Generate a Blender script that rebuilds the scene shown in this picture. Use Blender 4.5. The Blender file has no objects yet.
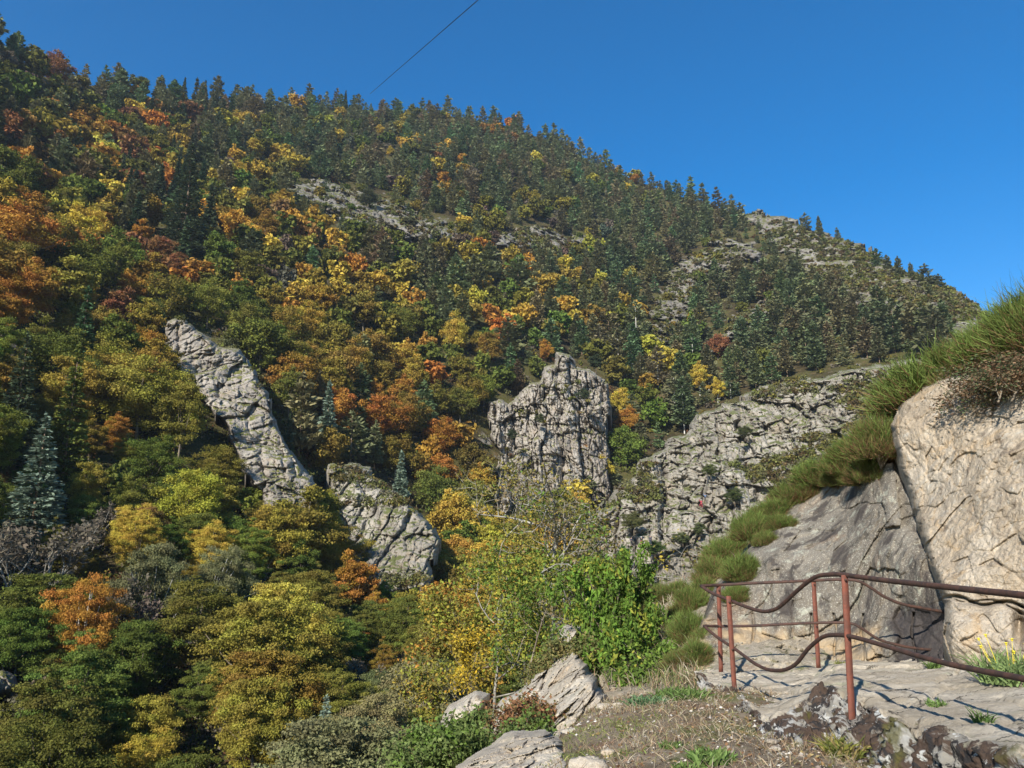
import bpy, math, random
import numpy as np
from mathutils import Vector
import time as _time
_T0 = _time.time()
R = math.radians
rng = np.random.default_rng(7)
random.seed(7)
scene = bpy.context.scene
C = scene.collection

# ------------------------------------------------------------------ camera model
F = 769.0
PITCH = R(12.9)
cP, sP = math.cos(PITCH), math.sin(PITCH)

def dirs(px, py):
    """world directions of pixels, scaled to unit horizontal range"""
    px = np.asarray(px, float); py = np.asarray(py, float)
    u = (px - 512.0) / F; v = (384.0 - py) / F
    x = u; y = cP - v * sP; z = sP + v * cP
    h = np.hypot(x, y)
    return x / h, y / h, z / h

def P(px, py, r):
    x, y, z = dirs(px, py)
    r = np.asarray(r, float)
    return np.stack([x * r, y * r, z * r], -1)

def proj(p):
    p = np.asarray(p, float)
    dep = p[..., 1] * cP + p[..., 2] * sP
    v = -p[..., 1] * sP + p[..., 2] * cP
    return 512 + F * p[..., 0] / dep, 384 - F * v / dep, dep

# ------------------------------------------------------------------ noise
def _hash(ix, iy, iz, seed=0):
    h = (ix.astype(np.int64) * 374761393 + iy.astype(np.int64) * 668265263 + iz.astype(np.int64) * 2147483647 + seed * 974634777) & 0xFFFFFFFF
    h = ((h ^ (h >> 13)) * 1274126177) & 0xFFFFFFFF
    h = ((h ^ (h >> 16)) * 2246822519) & 0xFFFFFFFF
    return ((h ^ (h >> 15)) & 0xFFFFFF) / float(0xFFFFFF)

def vnoise(p, seed=0):
    i = np.floor(p).astype(np.int64); f = p - i
    f = f * f * (3 - 2 * f)
    o = 0
    for a in (0, 1):
        wx = f[:, 0] if a else 1 - f[:, 0]
        for b in (0, 1):
            wy = f[:, 1] if b else 1 - f[:, 1]
            for c in (0, 1):
                wz = f[:, 2] if c else 1 - f[:, 2]
                o = o + wx * wy * wz * _hash(i[:, 0] + a, i[:, 1] + b, i[:, 2] + c, seed)
    return o * 2 - 1

def fbm(p, octv=5, seed=0, gain=.5, ridged=False):
    o = np.zeros(len(p)); a = 1; s = 0
    for k in range(octv):
        n = vnoise(p * (2 ** k) + 17.3 * k, seed + k)
        if ridged: n = 1 - 2 * np.abs(n)
        o += a * n; s += a; a *= gain
    return o / s

def cells(p, seed=0):
    """voronoi: (value of nearest cell, F2-F1, vector to the cell point)"""
    i = np.floor(p).astype(np.int64)
    n = len(p)
    d1 = np.full(n, 9.); d2 = np.full(n, 9.); val = np.zeros(n); vec = np.zeros((n, 3))
    for a in (-1, 0, 1):
        for b in (-1, 0, 1):
            for c in (-1, 0, 1):
                j = i + np.array([a, b, c])
                q = j + np.stack([_hash(j[:, 0], j[:, 1], j[:, 2], seed + s) for s in (1, 2, 3)], -1)
                w = q - p
                d = np.sqrt((w ** 2).sum(1))
                hv = _hash(j[:, 0], j[:, 1], j[:, 2], seed + 9)
                closer = d < d1
                d2 = np.where(closer, d1, np.minimum(d2, d))
                val = np.where(closer, hv, val); vec[closer] = w[closer]
                d1 = np.where(closer, d, d1)
    return val, d2 - d1, vec

def blocks(V, w, h, seed, warp=.25, lean=0.):
    """rectangular jointing: columns broken into blocks, with open joints"""
    u = V[:, 0] + lean * V[:, 2] + warp * w * fbm(V / (w * 1.6), 4, seed); x = u / w
    x = x + .35 * np.sin(x * 2.1 + seed); c = np.floor(x); fx = x - c
    o = _hash(c.astype(np.int64), c.astype(np.int64) * 0 + 3, c.astype(np.int64) * 0, seed)
    z = (V[:, 2] + warp * h * .6 * fbm(V / (w * 1.3) + 50, 4, seed + 1)) / (h * (.6 + .9 * o)) + o * 17; k = np.floor(z); fz = z - k
    ci, ki = c.astype(np.int64), k.astype(np.int64); a = _hash(ci, ki, ci * 0 + 1, seed); b = _hash(ci, ki, ci * 0 + 2, seed); e = _hash(ci, ki, ci * 0 + 5, seed)
    ed = np.minimum(fx, 1 - fx) * w; ez = np.minimum(fz, 1 - fz) * h * .8
    return (o - .5) * 1.3 + (a - .5) * .8 + (fx - .5) * (b - .5) * 1.4 + (fz - .5) * ((e - .5) * 1.0 + .25) - 1.0 * np.exp(-(ed / (.07 * w)) ** 2) - .5 * np.exp(-(ez / (.06 * w)) ** 2)

class TPS:
    """smooth interpolation of log range over the picture's pixels, from a few surveyed points"""
    def __init__(s, pts, lam=1e-3):
        a = np.array(pts, float); s.x = a[:, :2] / 300.0; v = np.log(a[:, 2])
        n = len(a); K = s.k(s.x, s.x) + lam * np.eye(n)
        Q = np.hstack([np.ones((n, 1)), s.x])
        M = np.block([[K, Q], [Q.T, np.zeros((3, 3))]])
        w = np.linalg.solve(M, np.concatenate([v, np.zeros(3)]))
        s.w, s.c = w[:n], w[n:]
    def k(s, a, b):
        d2 = ((a[:, None] - b[None]) ** 2).sum(-1) + 1e-12
        return .5 * d2 * np.log(d2)
    def __call__(s, px, py):
        sh = np.shape(px); q = np.stack([np.ravel(px), np.ravel(py)], -1) / 300.0
        o = s.k(q, s.x) @ s.w + s.c[0] + q @ s.c[1:]
        return np.exp(o).reshape(sh)

def poly_sd(px, py, poly):
    """signed distance (inside positive) to a polygon in pixels"""
    poly = np.array(poly, float); n = len(poly)
    x = np.ravel(px); y = np.ravel(py)
    d = np.full(len(x), 1e9); ins = np.zeros(len(x), bool)
    for i in range(n):
        a = poly[i]; b = poly[(i + 1) % n]; e = b - a
        t = np.clip(((x - a[0]) * e[0] + (y - a[1]) * e[1]) / (e @ e + 1e-9), 0, 1)
        d = np.minimum(d, np.hypot(x - a[0] - t * e[0], y - a[1] - t * e[1]))
        c = ((a[1] > y) != (b[1] > y))
        xs = (b[0] - a[0]) * (y - a[1]) / (b[1] - a[1] + 1e-12) + a[0]
        ins ^= c & (x < xs)
    return np.where(ins, d, -d).reshape(np.shape(px))

# ------------------------------------------------------------------ objects
def mesh_from(name, verts, faces, mat, smooth=False, attrs=None):
    """faces: (N,3|4) array"""
    me = bpy.data.meshes.new(name)
    verts = np.asarray(verts, np.float32); faces = np.asarray(faces, np.int32)
    k = faces.shape[1]; nf = len(faces)
    me.vertices.add(len(verts)); me.vertices.foreach_set('co', verts.ravel())
    me.loops.add(nf * k); me.loops.foreach_set('vertex_index', faces.ravel())
    me.polygons.add(nf); me.polygons.foreach_set('loop_start', np.arange(0, nf * k, k, dtype=np.int32))
    me.polygons.foreach_set('loop_total', np.full(nf, k, np.int32))
    if smooth: me.polygons.foreach_set('use_smooth', np.ones(nf, bool))
    for an, av in (attrs or {}).items():
        av = np.asarray(av, np.float32)
        if av.ndim == 1:
            t = me.attributes.new(an, 'FLOAT', 'POINT'); t.data.foreach_set('value', av)
        else:
            t = me.attributes.new(an, 'FLOAT_COLOR', 'POINT'); t.data.foreach_set('color', av.ravel())
    me.update(calc_edges=True)
    if mat is not None: me.materials.append(mat)
    return me

def link(name, me, parent=None, loc=None):
    o = bpy.data.objects.new(name, me); C.objects.link(o)
    if parent is not None: o.parent = parent
    if loc is not None: o.location = loc
    return o

def tag(o, label=None, cat=None, group=None, kind=None):
    if label: o['label'] = label
    if cat: o['category'] = cat
    if group: o['group'] = group
    if kind: o['kind'] = kind
    return o

def empty(name, loc=(0, 0, 0), rz=0, sc=1):
    o = bpy.data.objects.new(name, None); C.objects.link(o)
    o.location = loc; o.rotation_euler = (0, 0, rz); o.scale = (sc, sc, sc) if not hasattr(sc, '__len__') else sc
    o.empty_display_size = .2
    return o

def centred(name, verts, faces, mat, smooth=False, attrs=None, parent=None):
    verts = np.asarray(verts, float); c = np.array([verts[:, 0].mean(), verts[:, 1].mean(), verts[:, 2].min()])
    off = np.array(parent.location) if parent is not None else np.zeros(3)
    return link(name, mesh_from(name, verts - c, faces, mat, smooth, attrs), parent, tuple(c - off))

def tube(path, radii, sides=6, cap=True):
    """tapered tube along a path -> verts, quad faces"""
    path = np.asarray(path, float); n = len(path)
    radii = np.broadcast_to(np.asarray(radii, float), (n,))
    T = np.gradient(path, axis=0); T /= np.linalg.norm(T, axis=1)[:, None] + 1e-9
    up = np.array([0, 0, 1.]) if abs(T[0, 2]) < .9 else np.array([1., 0, 0])
    V = []; N = np.cross(T[0], up); N /= np.linalg.norm(N)
    for i in range(n):
        N = N - T[i] * (N @ T[i]); N /= np.linalg.norm(N) + 1e-9
        B = np.cross(T[i], N)
        a = np.arange(sides) * 2 * np.pi / sides
        V.append(path[i] + radii[i] * (np.cos(a)[:, None] * N + np.sin(a)[:, None] * B))
    V = np.concatenate(V); Fc = []
    for i in range(n - 1):
        for j in range(sides):
            k = (j + 1) % sides
            Fc.append((i * sides + j, i * sides + k, (i + 1) * sides + k, (i + 1) * sides + j))
    if cap:
        m = len(V); V = np.vstack([V, path[0], path[-1]])
        for j in range(0, sides, 2):
            Fc.append((m, (j + 2) % sides, (j + 1) % sides, j))
            b = (n - 1) * sides
            Fc.append((m + 1, b + j, b + (j + 1) % sides, b + (j + 2) % sides))
    return V, np.array(Fc)

def join(parts):
    V = []; Fc = []; o = 0
    for v, f in parts:
        V.append(v); Fc.append(np.asarray(f) + o); o += len(v)
    return np.vstack(V), np.vstack(Fc)

# ------------------------------------------------------------------ materials
def new_mat(name):
    m = bpy.data.materials.new(name); m.use_nodes = True
    nt = m.node_tree; nt.nodes.clear()
    return m, nt, nt.nodes, nt.links

def N(nt, t, **kw):
    n = nt.nodes.new(t)
    for k, v in kw.items():
        if k in ('inp',):
            for kk, vv in v.items(): n.inputs[kk].default_value = vv
        else: setattr(n, k, v)
    return n

def ramp(nt, stops, interp='LINEAR'):
    n = nt.nodes.new('ShaderNodeValToRGB'); e = n.color_ramp; e.interpolation = interp
    while len(e.elements) < len(stops): e.elements.new(.5)
    for el, (p, c) in zip(e.elements, stops):
        el.position = p; el.color = (*c, 1) if len(c) == 3 else c
    return n

def mixc(nt, a, b, fac, bt='MIX'):
    n = nt.nodes.new('ShaderNodeMix'); n.data_type = 'RGBA'; n.blend_type = bt
    L = nt.links
    for sock, v in ((n.inputs[0], fac), (n.inputs[6], a), (n.inputs[7], b)):
        if isinstance(v, bpy.types.NodeSocket): L.new(v, sock)
        elif isinstance(v, (int, float)): sock.default_value = v if sock.type == 'VALUE' else (v, v, v, 1)
        else: sock.default_value = (*v, 1)
    return n.outputs[2]

def noise(nt, vec, scale, detail=6, rough=.55, dist=0, out='Fac'):
    n = N(nt, 'ShaderNodeTexNoise', inp={'Scale': scale, 'Detail': detail, 'Roughness': rough, 'Distortion': dist})
    nt.links.new(vec, n.inputs['Vector']); return n.outputs[out]

def step(nt, v, lo, hi):
    n = N(nt, 'ShaderNodeMapRange', inp={'From Min': lo, 'From Max': hi}); n.interpolation_type = 'SMOOTHSTEP'
    nt.links.new(v, n.inputs['Value']); return n.outputs[0]

def mapped(nt, scale=(1, 1, 1), rot=(0, 0, 0)):
    g = N(nt, 'ShaderNodeNewGeometry'); m = N(nt, 'ShaderNodeMapping', inp={'Scale': scale, 'Rotation': rot})
    nt.links.new(g.outputs['Position'], m.inputs['Vector']); return m.outputs[0]

def leaf_mat(name, per_object=True, trans=.3, attr='tcol', gloss=False, hr=.022):
    m, nt, nd, L = new_mat(name)
    out = nd.new('ShaderNodeOutputMaterial')
    if per_object:
        src = N(nt, 'ShaderNodeObjectInfo').outputs['Color']
    else:
        src = N(nt, 'ShaderNodeAttribute', attribute_name=attr).outputs['Color']
    tone = N(nt, 'ShaderNodeAttribute', attribute_name='tone').outputs['Fac']
    hue = N(nt, 'ShaderNodeAttribute', attribute_name='clump').outputs['Fac']
    hs = N(nt, 'ShaderNodeHueSaturation')
    L.new(src, hs.inputs['Color'])
    h1 = N(nt, 'ShaderNodeMapRange', inp={'From Min': 0, 'From Max': 1, 'To Min': .5 - hr, 'To Max': .5 + hr}); L.new(hue, h1.inputs[0])
    L.new(h1.outputs[0], hs.inputs['Hue'])
    v1 = N(nt, 'ShaderNodeMapRange', inp={'From Min': 0, 'From Max': 1, 'To Min': .55, 'To Max': 1.45}); L.new(tone, v1.inputs[0])
    L.new(v1.outputs[0], hs.inputs['Value'])
    d = nd.new('ShaderNodeBsdfDiffuse'); t = nd.new('ShaderNodeBsdfTranslucent'); mx = N(nt, 'ShaderNodeMixShader', inp={0: trans})
    L.new(hs.outputs[0], d.inputs[0]); L.new(hs.outputs[0], t.inputs[0]); L.new(d.outputs[0], mx.inputs[1]); L.new(t.outputs[0], mx.inputs[2])
    res = mx.outputs[0]
    if gloss:
        g = N(nt, 'ShaderNodeBsdfGlossy', inp={'Roughness': .45}); g2 = N(nt, 'ShaderNodeMixShader', inp={0: .06})
        L.new(res, g2.inputs[1]); L.new(g.outputs[0], g2.inputs[2]); res = g2.outputs[0]
    L.new(res, out.inputs[0])
    return m

def bark_mat(name, c1, c2, scale=3.0):
    m, nt, nd, L = new_mat(name)
    out = nd.new('ShaderNodeOutputMaterial'); b = N(nt, 'ShaderNodeBsdfPrincipled', inp={'Roughness': .9})
    b.inputs['Specular IOR Level'].default_value = .2
    f = noise(nt, mapped(nt, (1, 1, .3)), scale, 5, .6)
    L.new(mixc(nt, c1, c2, step(nt, f, .35, .65)), b.inputs['Base Color']); L.new(b.outputs[0], out.inputs[0])
    return m

def rock_mat(name, base, light, dark, warm, s=1.0, lich=(.42, .43, .30), lich_amt=.5, veg=0., vegc=(.09, .09, .025), bump=.3, crack=True, stain_and_dark=0., warm_amt=.5, vstretch=.45, cr=.02, speck=0.):
    """s: size in metres of the main features"""
    m, nt, nd, L = new_mat(name)
    out = nd.new('ShaderNodeOutputMaterial'); b = N(nt, 'ShaderNodeBsdfPrincipled', inp={'Roughness': .92})
    b.inputs['Specular IOR Level'].default_value = .15
    crack = False
    v = mapped(nt, (1, 1, vstretch), (R(6), R(14), 0)); v0 = mapped(nt)
    big = noise(nt, v, .5 / s, 6, .6, .4)
    med = noise(nt, v, 2.5 / s, 8, .65, .6)
    fine = noise(nt, v0, 14 / s, 6, .7)
    col = mixc(nt, base, light, step(nt, big, .4, .65))
    col = mixc(nt, col, dark, step(nt, med, .52, .70))
    wn = noise(nt, v, .9 / s, 5, .6, 1.0, 'Fac')
    wf = step(nt, wn, .56, .66)
    mm = N(nt, 'ShaderNodeMath', operation='MULTIPLY', inp={1: warm_amt}); L.new(wf, mm.inputs[0])
    col = mixc(nt, col, warm, mm.outputs[0])
    col = mixc(nt, col, mixc(nt, (.55, .55, .55), (1.35, 1.33, 1.3), fine), .8, 'MULTIPLY')
    if speck:
        sp = noise(nt, v0, 45 / s, 3, .6)
        sf = N(nt, 'ShaderNodeMath', operation='MULTIPLY', inp={1: speck}); L.new(step(nt, sp, .56, .64), sf.inputs[0])
        col = mixc(nt, col, (.55, .52, .42), sf.outputs[0])
        sp = noise(nt, v0, 38 / s, 3, .6, 1.5)
        sf = N(nt, 'ShaderNodeMath', operation='MULTIPLY', inp={1: speck * 1.3}); L.new(step(nt, sp, .57, .64), sf.inputs[0])
        col = mixc(nt, col, (.09, .08, .06), sf.outputs[0])
    if lich_amt:
        ln = noise(nt, v0, 3.3 / s, 7, .7, .3)
        lf = N(nt, 'ShaderNodeMath', operation='MULTIPLY', inp={1: lich_amt}); L.new(step(nt, ln, .57, .64), lf.inputs[0])
        col = mixc(nt, col, lich, lf.outputs[0])
    if stain_and_dark:
        sv = mapped(nt, (1.0, 1.0, .12)); sn = noise(nt, sv, 2.2 / s, 6, .6, .2)
        sf = N(nt, 'ShaderNodeMath', operation='MULTIPLY', inp={1: stain_and_dark}); L.new(step(nt, sn, .52, .62), sf.inputs[0])
        col = mixc(nt, col, (.055, .045, .04), sf.outputs[0])
    h = N(nt, 'ShaderNodeMath', operation='ADD'); L.new(med, h.inputs[0])
    f2 = N(nt, 'ShaderNodeMath', operation='MULTIPLY', inp={1: .35}); L.new(fine, f2.inputs[0]); L.new(f2.outputs[0], h.inputs[1])
    hh = h.outputs[0]
    if crack:
        wv = N(nt, 'ShaderNodeVectorMath', operation='ADD')
        n3 = N(nt, 'ShaderNodeTexNoise', inp={'Scale': 1.2 / s, 'Detail': 4}); L.new(v, n3.inputs['Vector'])
        sc = N(nt, 'ShaderNodeVectorMath', operation='SCALE', inp={'Scale': .3 * s}); L.new(n3.outputs['Color'], sc.inputs[0])
        L.new(v, wv.inputs[0]); L.new(sc.outputs[0], wv.inputs[1])
        vo = N(nt, 'ShaderNodeTexVoronoi', feature='DISTANCE_TO_EDGE', inp={'Scale': .7 / s}); L.new(wv.outputs[0], vo.inputs['Vector'])
        ck = step(nt, vo.outputs['Distance'], 0, cr)
        col = mixc(nt, (.05, .045, .04), col, mixc(nt, .35, 1., ck))
        a = N(nt, 'ShaderNodeMath', operation='MULTIPLY_ADD', inp={1: .8}); L.new(ck, a.inputs[0]); L.new(hh, a.inputs[2]); hh = a.outputs[0]
    if veg:
        g = N(nt, 'ShaderNodeNewGeometry'); sx = N(nt, 'ShaderNodeSeparateXYZ'); L.new(g.outputs['Normal'], sx.inputs[0])
        vn = noise(nt, v0, 1.6 / s, 5, .65)
        ad = N(nt, 'ShaderNodeMath', operation='MULTIPLY_ADD', inp={1: .35}); L.new(sx.outputs['Z'], ad.inputs[0]); L.new(vn, ad.inputs[2])
        col = mixc(nt, col, mixc(nt, vegc, tuple(c * 1.9 for c in vegc), fine), step(nt, ad.outputs[0], .78 - .2 * veg, .86 - .2 * veg))
    bp = N(nt, 'ShaderNodeBump', inp={'Strength': bump, 'Distance': .35 * s}); L.new(hh, bp.inputs['Height'])
    L.new(bp.outputs[0], b.inputs['Normal']); L.new(col, b.inputs['Base Color']); L.new(b.outputs[0], out.inputs[0])
    return m, nt, b

LEAF = leaf_mat('leaf', True, .30)
LEAFG = leaf_mat('leaf_glossy', True, .35, gloss=True)
LEAFS = leaf_mat('leaf_far', False, .28, hr=.012)
NEEDLE = leaf_mat('needles', True, .22, hr=.008)
BARK = bark_mat('bark_brown', (.10, .075, .05), (.22, .18, .13))
BARKG = bark_mat('bark_grey', (.17, .15, .12), (.34, .32, .27))
BARKW = bark_mat('bark_birch', (.45, .43, .38), (.65, .62, .56))
BARKP = bark_mat('bark_pine', (.13, .08, .05), (.28, .2, .14))

# ------------------------------------------------------------------ the mountain
SKY = np.array([(-700, 60), (-400, 10), (-150, 34), (0, 56), (50, 79), (100, 87), (150, 99), (200, 99), (260, 104), (340, 108), (400, 112), (450, 116), (500, 124),
                (540, 138), (600, 166), (650, 186), (700, 203), (750, 216), (800, 228), (850, 247), (880, 262), (915, 279), (940, 289), (965, 302), (1000, 330), (1100, 420), (1400, 560), (1700, 600)], float)
def sky_y(px): return np.interp(px, SKY[:, 0], SKY[:, 1])
MT = TPS([(-700, 60, 260), (-400, 40, 260), (-150, 30, 270), (0, 52, 300), (150, 96, 370), (350, 108, 470), (500, 124, 500), (650, 186, 480), (760, 218, 440), (870, 258, 380), (960, 300, 330), (1100, 420, 300), (1400, 560, 280),
          (-400, 400, 75), (-150, 200, 155), (-150, 400, 85), (-150, 600, 60), (-150, 768, 45), (-200, 900, 36),
          (0, 150, 235), (0, 250, 165), (0, 400, 112), (0, 560, 85), (0, 768, 60), (0, 900, 47),
          (80, 150, 290), (175, 150, 330), (175, 250, 215), (150, 350, 165), (200, 400, 140), (200, 500, 108), (200, 650, 76), (200, 768, 58), (200, 900, 45),
          (350, 200, 330), (350, 300, 240), (350, 400, 185), (350, 520, 145), (350, 650, 88), (350, 768, 55), (350, 900, 42),
          (500, 200, 370), (500, 300, 285), (500, 350, 245), (500, 450, 205), (500, 560, 165), (500, 650, 110), (500, 768, 80), (500, 900, 55),
          (650, 250, 390), (650, 320, 320), (650, 400, 250), (650, 480, 215), (650, 600, 160), (650, 768, 90), (700, 900, 60),
          (800, 270, 375), (800, 340, 300), (800, 400, 240), (900, 310, 320), (900, 400, 225), (960, 350, 260), (900, 600, 160), (900, 768, 110), (1100, 500, 240), (1100, 768, 120), (1400, 768, 120), (1400, 900, 80)], 2e-3)

def relief(px, py, r):
    p = P(px, py, r).reshape(-1, 3)
    q = p / 60.0; q[:, 2] *= .6
    return (fbm(q, 4, 3, .5) * 9 * np.clip(np.ravel(r) / 250, .15, 1)).reshape(np.shape(r))

def mt_r(px, py):
    r = MT(px, py)
    return r + relief(px, py, r)

def build_mountain():
    cols = np.concatenate([np.arange(-560, -100, 20), np.arange(-100, 1100, 4.), np.arange(1100, 1700, 20)])
    rows = 230
    s = np.linspace(0, 1, rows)
    ys = sky_y(cols)[None] * (1 - s[:, None]) + 900 * s[:, None]
    X = np.broadcast_to(cols[None], ys.shape)
    r = mt_r(X, ys)
    V = P(X, ys, r)
    n1 = fbm(V.reshape(-1, 3) / 9.0, 4, 11).reshape(r.shape) * 1.2
    V[..., 2] += n1 * np.clip(s[:, None] * 8, 0, 1)
    V[:, 0, 2] -= 60; V[:, 1, 2] -= 30
    top = V[0]
    back = []
    for k, (dr, dz) in enumerate([(1.02, -2), (1.08, -22), (1.2, -70), (1.5, -190), (2.2, -330)]):
        b = top.copy(); b[:, :2] *= dr; b[:, 2] += dz; back.append(b)
    bot = V[-1]; front = []
    for k, (dr, dz) in enumerate([(.7, -3), (.4, -6), (.15, -7)]):
        b = bot.copy(); b[:, :2] *= dr; b[:, 2] += dz; front.append(b)
    G = np.concatenate([np.stack(back[::-1]), V, np.stack(front)])
    h, w = G.shape[:2]
    idx = np.arange(h * w).reshape(h, w)
    Fc = np.stack([idx[:-1, :-1], idx[1:, :-1], idx[1:, 1:], idx[:-1, 1:]], -1).reshape(-1, 4)
    m, nt, nd, L = new_mat('forest_floor')
    out = nd.new('ShaderNodeOutputMaterial'); b = N(nt, 'ShaderNodeBsdfPrincipled', inp={'Roughness': 1}); b.inputs['Specular IOR Level'].default_value = .05
    v = mapped(nt)
    c = mixc(nt, (.045, .036, .018), (.075, .07, .025), step(nt, noise(nt, v, .08, 5), .4, .6))
    c = mixc(nt, c, (.11, .08, .04), step(nt, noise(nt, v, .5, 5, .7), .5, .68))
    c = mixc(nt, c, (.17, .155, .135), step(nt, noise(nt, v, .12, 7, .7), .60, .66))
    bp = N(nt, 'ShaderNodeBump', inp={'Strength': .6, 'Distance': 1.5}); L.new(noise(nt, v, .6, 6, .7), bp.inputs['Height']); L.new(bp.outputs[0], b.inputs['Normal'])
    L.new(c, b.inputs['Base Color']); L.new(b.outputs[0], out.inputs[0])
    o = link('mountain_terrain', mesh_from('mountain_terrain', G.reshape(-1, 3), Fc, m, True))
    tag(o, 'steep wooded mountainside across the gorge', None, None, 'structure')
build_mountain()

# ------------------------------------------------------------------ rock shells
def rock_disp(V, blk, amp, seed, tilt=.25, fine=.35, zst=.45, crackd=.4, vor=1.):
    """blocky, fractured relief: distance pushed out of the face, metres"""
    q = V.copy(); q[:, 0] += tilt * q[:, 2]; q[:, 2] *= zst; q = q / blk
    w = np.stack([fbm(V / (blk * 1.1) + k * 31, 4, seed + k) for k in range(3)], -1)
    q = q + .22 * w
    d = 0
    for m, (f, a, sd) in enumerate(((1., 1., 0), (2.3, .55, 20), (5.2, .28, 40), (11., .14, 60))):
        v, e, c = cells(q * f + 5 * m, seed + sd)
        an = v * 43.7; tl = 1.2; a = a * vor
        d = d + a * ((v - .5) * 1.1 + tl * (c[:, 0] * np.sin(an) + c[:, 2] * np.cos(an * 1.7) * .8))
        if m < 2: d = d - a * crackd * np.exp(-(e / (.05 + .02 * m)) ** 2)
    d += fine * fbm(V / (blk * .5), 5, seed + 60, .6)
    d += .6 * fbm(V / (blk * 3.0), 3, seed + 80)
    return d * amp

def shell(name, poly, ctrl, stp, blk, amp, seed, mat, recede=10., edge=18., jag=4., zst=.45, tilt=.25, crackd=.4, fine=.35, smooth=False, base=None, extra=None, pillar=0., vor=1., block=0.):
    poly = np.array(poly, float)
    x0, y0 = poly.min(0) - 6; x1, y1 = poly.max(0) + 6
    gx = np.arange(x0, x1, stp); gy = np.arange(y0, y1, stp)
    X, Y = np.meshgrid(gx, gy)
    sd = poly_sd(X, Y, poly)
    rr = TPS(ctrl)(X, Y) if base is None else base(X, Y)
    V0 = P(X, Y, rr).reshape(-1, 3)
    jn = fbm(V0 / (blk * .8), 4, seed + 5).reshape(X.shape) + .6 * (cells(V0 / blk * 1.5, seed + 6)[0].reshape(X.shape) - .5)
    sdj = sd + jag * jn
    t = np.clip(1 - sdj / edge, 0, 1)
    rr2 = rr + recede * t ** 2.5
    d = rock_disp(V0, blk, amp, seed, tilt, fine, zst, crackd, vor).reshape(X.shape)
    if block:
        d = d + amp * (block * blocks(V0, blk * .6, blk * 1.7, seed + 200, .5, -tilt) + block * .4 * blocks(V0, blk * .2, blk * .5, seed + 210, .5, -tilt + .1)).reshape(X.shape)
    if pillar:
        qq = V0 / blk * [1, 1, .10] + .25 * fbm(V0 / blk, 3, seed + 70)[:, None]
        vv, ee, cc = cells(qq * 1.5, seed + 71)
        d = d + pillar * amp * ((vv - .5) * 1.2 - .7 * np.exp(-(ee / .08) ** 2) + .5 * fbm(qq * 3, 3, seed + 72, ridged=True)).reshape(X.shape)
    if extra is not None: d = d + extra(X, Y)
    V = P(X, Y, rr2 - d).reshape(-1, 3)
    # small sideways jitter so faces tilt like broken stone
    V += .05 * blk * np.stack([fbm(V0 / (blk * .4) + 7 * k, 2, seed + 90 + k) for k in range(3)], -1) * min(1, amp / blk * 3)
    keep = (sdj > -stp * .5)
    idx = np.arange(X.size).reshape(X.shape)
    k4 = keep[:-1, :-1] & keep[1:, :-1] & keep[1:, 1:] & keep[:-1, 1:]
    Fc = np.stack([idx[:-1, :-1], idx[1:, :-1], idx[1:, 1:], idx[:-1, 1:]], -1)[k4]
    # rim: run the edge back into the ground behind it
    V, Fc = compact(V, Fc)
    V, Fc = skirt(V, Fc, recede * 1.2)
    return V, Fc

def compact(V, Fc):
    used = np.zeros(len(V), bool); used[Fc.ravel()] = True
    mp = np.cumsum(used) - 1
    return V[used], mp[Fc]

def skirt(V, Fc, depth):
    e = np.concatenate([Fc[:, [0, 1]], Fc[:, [1, 2]], Fc[:, [2, 3]], Fc[:, [3, 0]]])
    n = len(V)
    key = np.minimum(e[:, 0], e[:, 1]) * n + np.maximum(e[:, 0], e[:, 1])
    _, inv, cnt = np.unique(key, return_inverse=True, return_counts=True)
    be = e[cnt[inv] == 1]
    bv = np.unique(be)
    h = V[bv] * [1, 1, 0]; h /= np.linalg.norm(h, axis=1)[:, None]
    nv = V[bv] + h * depth - np.array([0, 0, depth * .25])
    mp = np.full(n, -1); mp[bv] = n + np.arange(len(bv))
    q = np.stack([be[:, 1], be[:, 0], mp[be[:, 0]], mp[be[:, 1]]], -1)
    return np.vstack([V, nv]), np.vstack([Fc, q])

M_CRAG, _, _ = rock_mat('grey_granite', (.28, .245, .205), (.39, .35, .30), (.13, .12, .11), (.34, .26, .18), s=3.2, lich=(.30, .29, .19), lich_amt=.45, veg=.06, bump=.6, stain_and_dark=.35, vstretch=.3)
M_CRAGF, _, _ = rock_mat('far_granite', (.19, .172, .15), (.27, .25, .22), (.095, .085, .075), (.23, .17, .12), s=6.0, lich=(.22, .22, .12), lich_amt=.6, veg=.22, vegc=(.08, .08, .03), bump=.6, stain_and_dark=.2)
M_CLIFF, _, _ = rock_mat('cliff_granite', (.275, .245, .20), (.385, .35, .295), (.15, .14, .12), (.36, .29, .2), s=4.0, lich=(.24, .24, .12), lich_amt=.4, veg=.12, vegc=(.08, .085, .03), bump=.6, stain_and_dark=.35, vstretch=.35)

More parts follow.
